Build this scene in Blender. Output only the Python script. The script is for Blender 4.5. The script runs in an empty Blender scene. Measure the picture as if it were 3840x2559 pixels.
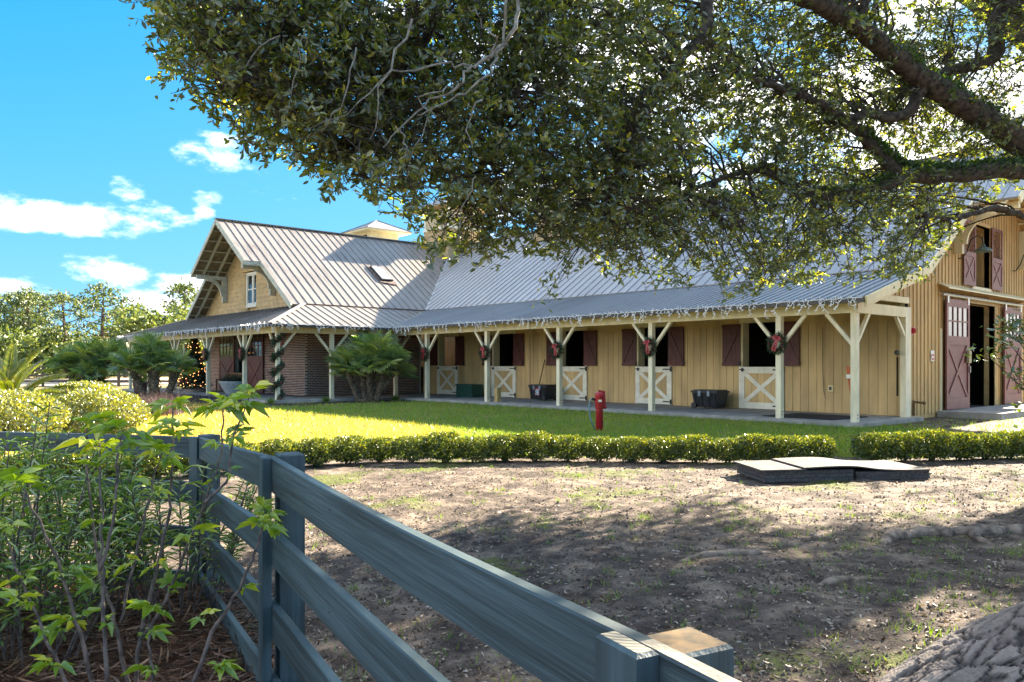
import bpy, math, random
import numpy as np
from mathutils import Vector, Matrix, Quaternion

# ---------------------------------------------------------------- camera, sky, sun, exposure
SC = bpy.context.scene
COL = SC.collection
random.seed(7)
RNG = np.random.default_rng(11)
PI = math.pi
CZ = 1.40
YAW = math.atan2(2580.0, 2950.0)
FW = (-math.cos(YAW), math.sin(YAW))
RT = (math.sin(YAW), math.cos(YAW))
FPX = 2950.0 / 3840 * 2353          # focal length in pixels of a 2353 px wide picture
HOR = 838.3

cam = bpy.data.cameras.new('camera')
camo = bpy.data.objects.new('camera', cam)
COL.objects.link(camo)
camo.location = (0, 0, CZ)
camo.rotation_euler = (PI / 2, 0, PI / 2 - YAW)
cam.sensor_width = 36
cam.lens = 2950.0 / 3840 * 36
cam.shift_y = 88.5 / 3840
cam.clip_start = 0.05
cam.clip_end = 6000
SC.camera = camo

SUN = Vector((-0.10, 1.0, 0.50)).normalized()      # towards the sun
sl = bpy.data.lights.new('sun', 'SUN')
sl.energy = 2.0
sl.angle = math.radians(0.53)
sl.color = (1.0, 0.87, 0.68)
so = bpy.data.objects.new('sun', sl)
COL.objects.link(so)
so.rotation_euler = (-SUN).to_track_quat('-Z', 'Y').to_euler()

world = bpy.data.worlds.new('World')
SC.world = world
world.use_nodes = True
SC.view_settings.view_transform = 'Standard'
SC.view_settings.look = 'None'
SC.view_settings.gamma = 1.0
SC.view_settings.exposure = 4.3


def build_world():
    nt = world.node_tree
    nt.nodes.clear()
    N = nt.nodes.new
    L = nt.links.new
    out = N('ShaderNodeOutputWorld')
    bg = N('ShaderNodeBackground')
    sky = N('ShaderNodeTexSky')
    sky.sky_type = 'NISHITA'
    sky.sun_disc = False
    sky.sun_elevation = math.asin(SUN.z)
    sky.sun_rotation = math.atan2(SUN.x, SUN.y)
    sky.altitude = 0
    sky.air_density = 1.0
    sky.dust_density = 0.45
    sky.ozone_density = 3.0
    bg.inputs['Strength'].default_value = 0.072
    tc = N('ShaderNodeTexCoord')
    sep = N('ShaderNodeSeparateXYZ')
    L(tc.outputs['Generated'], sep.inputs[0])

    def m(op, a, b=None, c=None):
        n = N('ShaderNodeMath')
        n.operation = op
        for i, v in enumerate((a, b, c)):
            if v is None:
                continue
            if hasattr(v, 'links'):
                L(v, n.inputs[i])
            else:
                n.inputs[i].default_value = v
        return n.outputs[0]
    az = m('ARCTAN2', sep.outputs[0], sep.outputs[1])
    el = m('ARCSINE', sep.outputs[2])
    # noise on the sphere, stretched along the horizon
    mp = N('ShaderNodeMapping')
    mp.inputs['Scale'].default_value = (1, 1, 2.2)
    L(tc.outputs['Generated'], mp.inputs[0])
    nz = N('ShaderNodeTexNoise')
    nz.inputs['Scale'].default_value = 7
    nz.inputs['Detail'].default_value = 9
    nz.inputs['Roughness'].default_value = 0.62
    L(mp.outputs[0], nz.inputs['Vector'])
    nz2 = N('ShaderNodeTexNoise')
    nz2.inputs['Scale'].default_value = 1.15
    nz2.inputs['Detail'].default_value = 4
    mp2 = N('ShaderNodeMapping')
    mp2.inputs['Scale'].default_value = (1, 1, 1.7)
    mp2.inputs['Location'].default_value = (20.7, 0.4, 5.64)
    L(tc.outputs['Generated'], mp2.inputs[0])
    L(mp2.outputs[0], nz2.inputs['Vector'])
    # single clouds: azimuth and elevation (from the photograph's left sky), half sizes
    blobs = [(110, 490, 300, 52, 1.0), (-60, 570, 120, 26, .6), (215, 625, 130, 40, .95), (60, 660, 190, 36, .8), (340, 695, 110, 34, .75),
             (505, 352, 92, 46, .42), (262, 430, 50, 36, .4), (473, 466, 26, 22, .35), (420, 655, 70, 30, .6)]
    best = None
    for (px, py, hw, hh, amp) in blobs:
        fx = (px - 1176.5) / FPX
        d = Vector((FW[0] + RT[0] * fx, FW[1] + RT[1] * fx, (HOR - py) / FPX))
        a0 = math.atan2(d.x, d.y)
        e0 = math.atan2(d.z, math.hypot(d.x, d.y))
        k = 1 / (1 + fx * fx)
        ha = hw / FPX * k
        he = hh / FPX * math.sqrt(k)
        g1 = m('DIVIDE', m('SUBTRACT', az, a0), ha)
        g2 = m('DIVIDE', m('SUBTRACT', el, e0), he)
        r2 = m('ADD', m('MULTIPLY', g1, g1), m('MULTIPLY', g2, g2))
        v = m('SUBTRACT', amp, m('MULTIPLY', r2, amp))
        best = v if best is None else m('MAXIMUM', best, v)
    best = m('MAXIMUM', best, -1.6)
    # broad cloud cover added from noise, mostly out of view, to brighten the shade
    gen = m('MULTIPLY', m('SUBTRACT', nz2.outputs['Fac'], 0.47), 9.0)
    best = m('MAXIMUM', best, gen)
    nn = m('MULTIPLY', m('SUBTRACT', nz.outputs['Fac'], 0.52), 7.5)
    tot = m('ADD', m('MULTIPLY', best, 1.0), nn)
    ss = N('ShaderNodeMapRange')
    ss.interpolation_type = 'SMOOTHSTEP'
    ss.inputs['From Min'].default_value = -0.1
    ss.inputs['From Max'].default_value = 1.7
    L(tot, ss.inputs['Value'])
    ab = N('ShaderNodeMapRange')
    ab.inputs['From Min'].default_value = 0.0
    ab.inputs['From Max'].default_value = 0.03
    L(el, ab.inputs['Value'])
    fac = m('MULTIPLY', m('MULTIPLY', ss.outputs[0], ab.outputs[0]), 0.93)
    hsv = N('ShaderNodeHueSaturation')
    hsv.inputs['Saturation'].default_value = 1.35
    hsv.inputs['Value'].default_value = 1.0
    # soft shoulder: the horizon glare rolls off instead of clipping
    den = N('ShaderNodeMixRGB')
    den.blend_type = 'ADD'
    den.inputs[0].default_value = 1
    den.inputs[2].default_value = (1.7, 1.7, 1.7, 1)
    L(sky.outputs[0], den.inputs[1])
    div = N('ShaderNodeMixRGB')
    div.blend_type = 'DIVIDE'
    div.inputs[0].default_value = 1
    L(sky.outputs[0], div.inputs[1])
    L(den.outputs[0], div.inputs[2])
    mul = N('ShaderNodeMixRGB')
    mul.blend_type = 'MULTIPLY'
    mul.inputs[0].default_value = 1
    mul.inputs[2].default_value = (1.7, 1.7, 1.7, 1)
    L(div.outputs[0], mul.inputs[1])
    tint = N('ShaderNodeMixRGB')
    tint.blend_type = 'MULTIPLY'
    tint.inputs[0].default_value = 1
    tint.inputs[2].default_value = (0.35, 0.53, 0.72, 1)
    L(mul.outputs[0], tint.inputs[1])
    L(tint.outputs[0], hsv.inputs['Color'])
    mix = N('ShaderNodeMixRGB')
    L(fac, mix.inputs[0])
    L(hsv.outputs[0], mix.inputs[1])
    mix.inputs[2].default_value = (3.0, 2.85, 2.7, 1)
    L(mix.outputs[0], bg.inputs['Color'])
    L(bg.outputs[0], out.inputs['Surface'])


build_world()


# ---------------------------------------------------------------- helpers
def cw(s, d, z=0.0):
    """camera-side metres: s to the right, d ahead -> world point"""
    return Vector((FW[0] * d + RT[0] * s, FW[1] * d + RT[1] * s, z))


def at(px, py, d):
    """a point seen at (px,py) of a 2353 wide picture, d metres ahead"""
    return cw((px - 1176.5) / FPX * d, d, CZ - (py - HOR) / FPX * d)


def sd(p):
    return (p[0] * RT[0] + p[1] * RT[1], p[0] * FW[0] + p[1] * FW[1])


class MB:
    def __init__(self):
        self.v = []
        self.f = []

    def add(self, vs, fs):
        n = len(self.v)
        self.v += [tuple(x) for x in vs]
        self.f += [tuple(i + n for i in f) for f in fs]
        return self

    def box(self, x0, x1, y0, y1, z0, z1):
        vs = [(x0, y0, z0), (x1, y0, z0), (x1, y1, z0), (x0, y1, z0), (x0, y0, z1), (x1, y0, z1), (x1, y1, z1), (x0, y1, z1)]
        return self.add(vs, [(0, 3, 2, 1), (4, 5, 6, 7), (0, 1, 5, 4), (1, 2, 6, 5), (2, 3, 7, 6), (3, 0, 4, 7)])

    def bar(self, p0, p1, w, h, up=(0, 0, 1)):
        p0 = Vector(p0)
        p1 = Vector(p1)
        t = (p1 - p0).normalized()
        u = Vector(up)
        b = t.cross(u)
        if b.length < 1e-4:
            b = t.cross(Vector((1, 0, 0)))
        b.normalize()
        u = b.cross(t)
        vs = []
        for p in (p0, p1):
            for a, c in ((-1, -1), (1, -1), (1, 1), (-1, 1)):
                vs.append(p + b * (a * w / 2) + u * (c * h / 2))
        return self.add(vs, [(0, 1, 2, 3), (7, 6, 5, 4), (0, 4, 5, 1), (1, 5, 6, 2), (2, 6, 7, 3), (3, 7, 4, 0)])

    def tube(self, pts, rad, n=6, cap=True):
        pts = [Vector(p) for p in pts]
        if not hasattr(rad, '__len__'):
            rad = [rad] * len(pts)
        ref = Vector((0, 0, 1))
        base = len(self.v)
        b = None
        for i, p in enumerate(pts):
            t = (pts[min(i + 1, len(pts) - 1)] - pts[max(i - 1, 0)])
            if t.length < 1e-9:
                t = Vector((0, 0, 1))
            t.normalize()
            if b is None:
                b = t.cross(ref)
                if b.length < 0.1:
                    b = t.cross(Vector((1, 0, 0)))
            else:
                b = b - t * b.dot(t)
                if b.length < 1e-5:
                    b = t.orthogonal()
            b.normalize()
            c = t.cross(b)
            for k in range(n):
                a = 2 * PI * k / n
                self.v.append(tuple(p + (b * math.cos(a) + c * math.sin(a)) * rad[i]))
        for i in range(len(pts) - 1):
            for k in range(n):
                k2 = (k + 1) % n
                self.f.append((base + i * n + k, base + i * n + k2, base + (i + 1) * n + k2, base + (i + 1) * n + k))
        if cap:
            self.f.append(tuple(base + k for k in range(n))[::-1])
            self.f.append(tuple(base + (len(pts) - 1) * n + k for k in range(n)))
        return self

    def lathe(self, prof, c=(0, 0, 0), n=24):
        base = len(self.v)
        for r, z in prof:
            for k in range(n):
                a = 2 * PI * k / n
                self.v.append((c[0] + r * math.cos(a), c[1] + r * math.sin(a), c[2] + z))
        for i in range(len(prof) - 1):
            for k in range(n):
                k2 = (k + 1) % n
                self.f.append((base + i * n + k, base + i * n + k2, base + (i + 1) * n + k2, base + (i + 1) * n + k))
        self.f.append(tuple(base + k for k in range(n))[::-1])
        self.f.append(tuple(base + (len(prof) - 1) * n + k for k in range(n)))
        return self

    def prism(self, poly, off):
        """poly: list of 3D points, extruded by vector off"""
        n = len(poly)
        vs = [Vector(p) for p in poly] + [Vector(p) + Vector(off) for p in poly]
        fs = [tuple(range(n))[::-1], tuple(range(n, 2 * n))]
        for i in range(n):
            j = (i + 1) % n
            fs.append((i, j, n + j, n + i))
        return self.add(vs, fs)

    def quad(self, a, b, c, d):
        return self.add([a, b, c, d], [(0, 1, 2, 3)])

    def ball(self, c, r, n=8, m=5, sz=1.0):
        prof = []
        for i in range(m + 1):
            t = -PI / 2 + PI * i / m
            prof.append((max(1e-4, r * math.cos(t)), r * sz * math.sin(t)))
        return self.lathe(prof, c, n)

    def mesh(self, name, mat, smooth=False):
        me = bpy.data.meshes.new(name)
        me.from_pydata(self.v, [], self.f)
        me.validate()
        if mat is not None:
            for x in (mat if isinstance(mat, (list, tuple)) else [mat]):
                me.materials.append(x)
        if smooth:
            me.polygons.foreach_set('use_smooth', [True] * len(me.polygons))
        me.update()
        return me


def link(name, me, parent=None, mw=None):
    o = bpy.data.objects.new(name, me)
    COL.objects.link(o)
    if parent is not None:
        o.parent = parent
        o.matrix_parent_inverse = WORLD[parent.name].inverted()
    w = mw if mw is not None else Matrix.Identity(4)
    o.matrix_basis = w
    WORLD[o.name] = w
    return o


WORLD = {}


def obj(name, mb, mat, parent=None, smooth=False, mw=None):
    return link(name, mb.mesh(name, mat, smooth), parent, mw)


def thing(name, label, cat, loc=(0, 0, 0), group=None, rotz=0):
    o = bpy.data.objects.new(name, None)
    COL.objects.link(o)
    mw = Matrix.Translation(Vector(loc)) @ Matrix.Rotation(rotz, 4, 'Z')
    o.matrix_basis = mw
    WORLD[o.name] = mw
    o.empty_display_size = 0.1
    return tag(o, label, cat, group)


def tag(o, label, cat=None, group=None, kind=None):
    o['label'] = label
    if cat:
        o['category'] = cat
    if group:
        o['group'] = group
    if kind:
        o['kind'] = kind
    return o


def struct(o):
    o['kind'] = 'structure'
    return o


def dup(root, mw, label, group=None):
    """copy of a thing with its parts and sub-parts, placed by the matrix mw"""
    def rec(src, par, w):
        c = src.copy()
        COL.objects.link(c)
        WORLD[c.name] = w
        if par is not None:
            c.parent = par
        for ch in src.children:
            rec(ch, c, w)
        return c
    r = rec(root, None, mw)
    r.matrix_basis = mw
    r['label'] = label
    if group:
        r['group'] = group
    return r


# ---------------------------------------------------------------- materials
MATS = {}


def mat(name, col, rough=0.6, var=0.12, scale=6.0, metal=0.0, col2=None, bump=0.0, bscale=40.0, objvar=0.0, stretch=(1, 1, 1), spec=0.4, detail=5.0,
        lo=0.35, hi=0.65, emit=0.0):
    if name in MATS:
        return MATS[name]
    m = bpy.data.materials.new(name)
    m.use_nodes = True
    nt = m.node_tree
    N = nt.nodes.new
    L = nt.links.new
    p = nt.nodes['Principled BSDF']
    p.inputs['Roughness'].default_value = rough
    p.inputs['Metallic'].default_value = metal
    p.inputs['Specular IOR Level'].default_value = spec
    tc = N('ShaderNodeTexCoord')
    mp = N('ShaderNodeMapping')
    mp.inputs['Scale'].default_value = stretch
    L(tc.outputs['Object'], mp.inputs[0])
    nz = N('ShaderNodeTexNoise')
    nz.inputs['Scale'].default_value = scale
    nz.inputs['Detail'].default_value = detail
    L(mp.outputs[0], nz.inputs['Vector'])
    rp = N('ShaderNodeMapRange')
    rp.inputs['From Min'].default_value = lo
    rp.inputs['From Max'].default_value = hi
    L(nz.outputs['Fac'], rp.inputs['Value'])
    c2 = col2 if col2 else tuple(max(0, c * (1 - 2 * var)) for c in col)
    mx = N('ShaderNodeMixRGB')
    L(rp.outputs[0], mx.inputs[0])
    mx.inputs[1].default_value = (*(c2), 1)
    c1 = col if col2 else tuple(c * (1 + var) for c in col)
    mx.inputs[2].default_value = (*c1, 1)
    last = mx.outputs[0]
    if objvar:
        oi = N('ShaderNodeObjectInfo')
        mr = N('ShaderNodeMapRange')
        mr.inputs['To Min'].default_value = 1 - objvar
        mr.inputs['To Max'].default_value = 1 + objvar
        L(oi.outputs['Random'], mr.inputs['Value'])
        hs = N('ShaderNodeHueSaturation')
        L(mr.outputs[0], hs.inputs['Value'])
        L(last, hs.inputs['Color'])
        last = hs.outputs[0]
    L(last, p.inputs['Base Color'])
    if emit:
        p.inputs['Emission Color'].default_value = (*col, 1)
        p.inputs['Emission Strength'].default_value = emit
    if bump:
        n2 = N('ShaderNodeTexNoise')
        n2.inputs['Scale'].default_value = bscale
        n2.inputs['Detail'].default_value = 6
        L(mp.outputs[0], n2.inputs['Vector'])
        bp = N('ShaderNodeBump')
        bp.inputs['Strength'].default_value = bump
        bp.inputs['Distance'].default_value = 0.02
        L(n2.outputs['Fac'], bp.inputs['Height'])
        L(bp.outputs[0], p.inputs['Normal'])
    MATS[name] = m
    return m


def leafmat(name, cols, trans=0.4, rough=0.45, gloss=0.08, tcol=None):
    """leaf shader: diffuse + translucent + a little gloss; colour from the leaf's own random number"""
    if name in MATS:
        return MATS[name]
    m = bpy.data.materials.new(name)
    m.use_nodes = True
    nt = m.node_tree
    nt.nodes.clear()
    N = nt.nodes.new
    L = nt.links.new
    out = N('ShaderNodeOutputMaterial')
    at_ = N('ShaderNodeAttribute')
    at_.attribute_name = 'rnd'
    rp = N('ShaderNodeValToRGB')
    rp.color_ramp.interpolation = 'LINEAR'
    els = rp.color_ramp.elements
    for i, (pos, c) in enumerate(cols):
        e = els[i] if i < 2 else els.new(pos)
        e.position = pos
        e.color = (*c, 1)
    L(at_.outputs['Fac'], rp.inputs[0])
    df = N('ShaderNodeBsdfDiffuse')
    L(rp.outputs[0], df.inputs[0])
    tr = N('ShaderNodeBsdfTranslucent')
    hs = N('ShaderNodeMixRGB')
    hs.blend_type = 'MULTIPLY'
    hs.inputs[0].default_value = 1
    t = tcol or (1.9, 1.7, 0.6)
    hs.inputs[2].default_value = (*t, 1)
    L(rp.outputs[0], hs.inputs[1])
    L(hs.outputs[0], tr.inputs[0])
    mx = N('ShaderNodeMixShader')
    mx.inputs[0].default_value = trans
    L(df.outputs[0], mx.inputs[1])
    L(tr.outputs[0], mx.inputs[2])
    gl = N('ShaderNodeBsdfGlossy')
    gl.inputs['Roughness'].default_value = rough
    gl.inputs[0].default_value = (1, 1, 1, 1)
    m2 = N('ShaderNodeMixShader')
    m2.inputs[0].default_value = gloss
    L(mx.outputs[0], m2.inputs[1])
    L(gl.outputs[0], m2.inputs[2])
    L(m2.outputs[0], out.inputs['Surface'])
    MATS[name] = m
    return m


def unit(a):
    return a / np.maximum(np.linalg.norm(a, axis=1, keepdims=True), 1e-9)


def leaf_mesh(name, P, A, B, Ln, Wd, m, fold=0.25, rnd=None):
    """many leaves as one mesh: base P, direction A, side B (n x 3), length and width (n,)"""
    n = len(P)
    A = unit(A)
    B = unit(B - A * np.sum(A * B, axis=1, keepdims=True))
    U = np.cross(A, B)
    Ln = np.broadcast_to(Ln, (n,))[:, None]
    Wd = np.broadcast_to(Wd, (n,))[:, None]
    V = np.empty((n, 6, 3))
    lift = U * Wd * fold
    V[:, 0] = P
    V[:, 1] = P + A * Ln * .35 + B * Wd * .5 + lift
    V[:, 2] = P + A * Ln * .75 + B * Wd * .40 + lift * .8
    V[:, 3] = P + A * Ln - U * Ln * .08
    V[:, 4] = P + A * Ln * .75 - B * Wd * .40 + lift * .8
    V[:, 5] = P + A * Ln * .35 - B * Wd * .5 + lift
    idx = (np.arange(n) * 6)[:, None]
    fc = np.concatenate([idx + np.array([[0, 1, 2, 3]]), idx + np.array([[0, 3, 4, 5]])], axis=1).reshape(-1)
    me = bpy.data.meshes.new(name)
    me.vertices.add(n * 6)
    me.vertices.foreach_set('co', V.reshape(-1))
    nf = n * 2
    me.loops.add(nf * 4)
    me.loops.foreach_set('vertex_index', fc.astype(np.int32))
    me.polygons.add(nf)
    me.polygons.foreach_set('loop_start', (np.arange(nf) * 4).astype(np.int32))
    if rnd is None:
        rnd = RNG.random(n)
    a = me.attributes.new('rnd', 'FLOAT', 'POINT')
    a.data.foreach_set('value', np.repeat(rnd, 6).astype(np.float32))
    me.materials.append(m)
    me.update(calc_edges=True)
    return me


def tri_mesh(name, V, m, rnd):
    """n free triangles V (n,3,3) with a random number each"""
    n = len(V)
    me = bpy.data.meshes.new(name)
    me.vertices.add(n * 3)
    me.vertices.foreach_set('co', V.reshape(-1))
    me.loops.add(n * 3)
    me.loops.foreach_set('vertex_index', np.arange(n * 3, dtype=np.int32))
    me.polygons.add(n)
    me.polygons.foreach_set('loop_start', (np.arange(n) * 3).astype(np.int32))
    a = me.attributes.new('rnd', 'FLOAT', 'POINT')
    a.data.foreach_set('value', np.repeat(rnd, 3).astype(np.float32))
    me.materials.append(m)
    me.update(calc_edges=True)
    return me


def rdir(n):
    return unit(RNG.normal(size=(n, 3)))


# paints and surfaces
SIDING = mat('siding_paint', (0.62, 0.44, 0.205), 0.65, 0.11, 2.0, stretch=(1, 1, .3), objvar=0.06, bump=0.15, bscale=60)
SIDING2 = mat('end_siding_paint', (0.58, 0.375, 0.15), 0.65, 0.07, 3.0, stretch=(1, 1, .3), objvar=0.05, bump=0.15, bscale=60)
CREAM = mat('cream_paint', (0.78, 0.67, 0.40), 0.55, 0.06, 4.0, stretch=(1, 1, .4), bump=0.1, bscale=50)
POSTP = mat('post_paint', (0.80, 0.72, 0.50), 0.55, 0.07, 5.0, stretch=(1, 1, .35), bump=0.15, bscale=50)
WHITE = mat('door_white', (0.82, 0.79, 0.66), 0.5, 0.06, 6.0, bump=0.1)
MAROON = mat('maroon_paint', (0.105, 0.030, 0.026), 0.5, 0.12, 5.0, objvar=0.05, bump=0.1)
DOORRED = mat('barn_door_paint', (0.20, 0.068, 0.06), 0.55, 0.08, 4.0, bump=0.1)
TRIM = mat('gable_trim', (0.50, 0.49, 0.38), 0.55, 0.08, 5.0, bump=0.1)
SHINGLE = mat('shingle_paint', (0.55, 0.38, 0.18), 0.65, 0.08, 5.0, objvar=0.09, bump=0.2, bscale=50)
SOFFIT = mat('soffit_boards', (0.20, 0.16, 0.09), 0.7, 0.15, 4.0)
MORTAR = mat('mortar', (0.66, 0.60, 0.52), 0.9, 0.08, 30.0)
BRICK = mat('brick_clay', (0.21, 0.10, 0.075), 0.85, 0.2, 9.0, objvar=0.35, bump=0.3, bscale=60)
BLACK = mat('black_iron', (0.012, 0.012, 0.013), 0.5, 0.1)
CONC = mat('porch_concrete', (0.34, 0.33, 0.30), 0.85, 0.15, 2.0, bump=0.15, bscale=30)
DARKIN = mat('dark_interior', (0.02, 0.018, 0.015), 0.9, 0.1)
GUTTER = mat('gutter_metal', (0.06, 0.055, 0.05), 0.5, 0.1)
GLASS = mat('window_glass', (0.02, 0.025, 0.03), 0.06, 0.1, spec=0.8)
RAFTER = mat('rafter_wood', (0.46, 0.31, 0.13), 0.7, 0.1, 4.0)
GALV = mat('galvanised_steel', (0.42, 0.44, 0.44), 0.4, 0.1, 10, metal=0.7)


def roofmat(name, base, dirt, streak_axis, amount):
    m = bpy.data.materials.new(name)
    m.use_nodes = True
    nt = m.node_tree
    N = nt.nodes.new
    L = nt.links.new
    p = nt.nodes['Principled BSDF']
    p.inputs['Metallic'].default_value = 0.3
    p.inputs['Roughness'].default_value = 0.42
    tc = N('ShaderNodeTexCoord')
    mp = N('ShaderNodeMapping')
    mp.inputs['Scale'].default_value = streak_axis
    L(tc.outputs['Object'], mp.inputs[0])
    nz = N('ShaderNodeTexNoise')
    nz.inputs['Scale'].default_value = 5
    nz.inputs['Detail'].default_value = 6
    L(mp.outputs[0], nz.inputs['Vector'])
    big = N('ShaderNodeTexNoise')
    big.inputs['Scale'].default_value = 0.35
    L(tc.outputs['Object'], big.inputs['Vector'])
    ad = N('ShaderNodeMath')
    ad.operation = 'ADD'
    L(nz.outputs['Fac'], ad.inputs[0])
    L(big.outputs['Fac'], ad.inputs[1])
    mr = N('ShaderNodeMapRange')
    mr.inputs['From Min'].default_value = 1.0
    mr.inputs['From Max'].default_value = 1.42
    mr.inputs['To Max'].default_value = amount
    L(ad.outputs[0], mr.inputs['Value'])
    mx = N('ShaderNodeMixRGB')
    L(mr.outputs[0], mx.inputs[0])
    mx.inputs[1].default_value = (*base, 1)
    mx.inputs[2].default_value = (*dirt, 1)
    oi = N('ShaderNodeObjectInfo')
    mv = N('ShaderNodeMapRange')
    mv.inputs['To Min'].default_value = 0.94
    mv.inputs['To Max'].default_value = 1.06
    L(oi.outputs['Random'], mv.inputs['Value'])
    hs = N('ShaderNodeHueSaturation')
    L(mv.outputs[0], hs.inputs['Value'])
    L(mx.outputs[0], hs.inputs['Color'])
    L(hs.outputs[0], p.inputs['Base Color'])
    return m


ROOF_A = roofmat('standing_seam_main', (0.34, 0.345, 0.35), (0.17, 0.14, 0.13), (3, 0.25, 0.25), 0.35)
ROOF_B = roofmat('standing_seam_wing', (0.27, 0.245, 0.22), (0.10, 0.075, 0.06), (0.25, 3, 0.25), 0.85)
ROOF_C = mat('ridge_flashing', (0.27, 0.26, 0.25), 0.5, 0.1, 3, metal=0.3)


# ---------------------------------------------------------------- ground
def gz(s, d):
    """height of the ground in camera-side metres"""
    z = -0.10 - 0.13 * np.exp(-((s + 2.9) ** 2 + (d - 5.8) ** 2) / 5.0) - 0.05 * np.exp(-((s + 1.0) ** 2 + (d - 3.2) ** 2) / 3.0)
    yard = 1 / (1 + np.exp((d - 11.0) * 2.2))
    z = z + yard * (0.018 * np.sin(s * 1.7 + 1.3 * np.sin(d * .9)) * np.sin(d * 1.3 + .6) + 0.012 * np.sin(s * 4.1 + d * 2.2) * np.sin(d * 3.7 - s * 1.1))
    return z


def gnd(s, d):
    return cw(s, d, float(gz(s, d)))


HEDGE_LINE = [(-7.5, 9.6), (-5.0, 10.2), (-3.4, 11.3), (-2.1, 12.05), (1.0, 12.25), (3.0, 12.0), (5.5, 12.1), (8.6, 12.7)]


def hedge_d(s):
    return np.interp(s, [p[0] for p in HEDGE_LINE], [p[1] for p in HEDGE_LINE])


FENCE = [(-13.0, 8.0), (-10.4, 7.55), (-7.75, 7.0), (-5.05, 6.45), (-2.30, 5.76), (-1.10, 3.57), (0.188, 1.18), (1.42, -1.15)]


def fence_s(d):
    return np.interp(d, [-1.15, 1.18, 3.57, 5.76], [1.42, 0.188, -1.10, -2.30])


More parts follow.
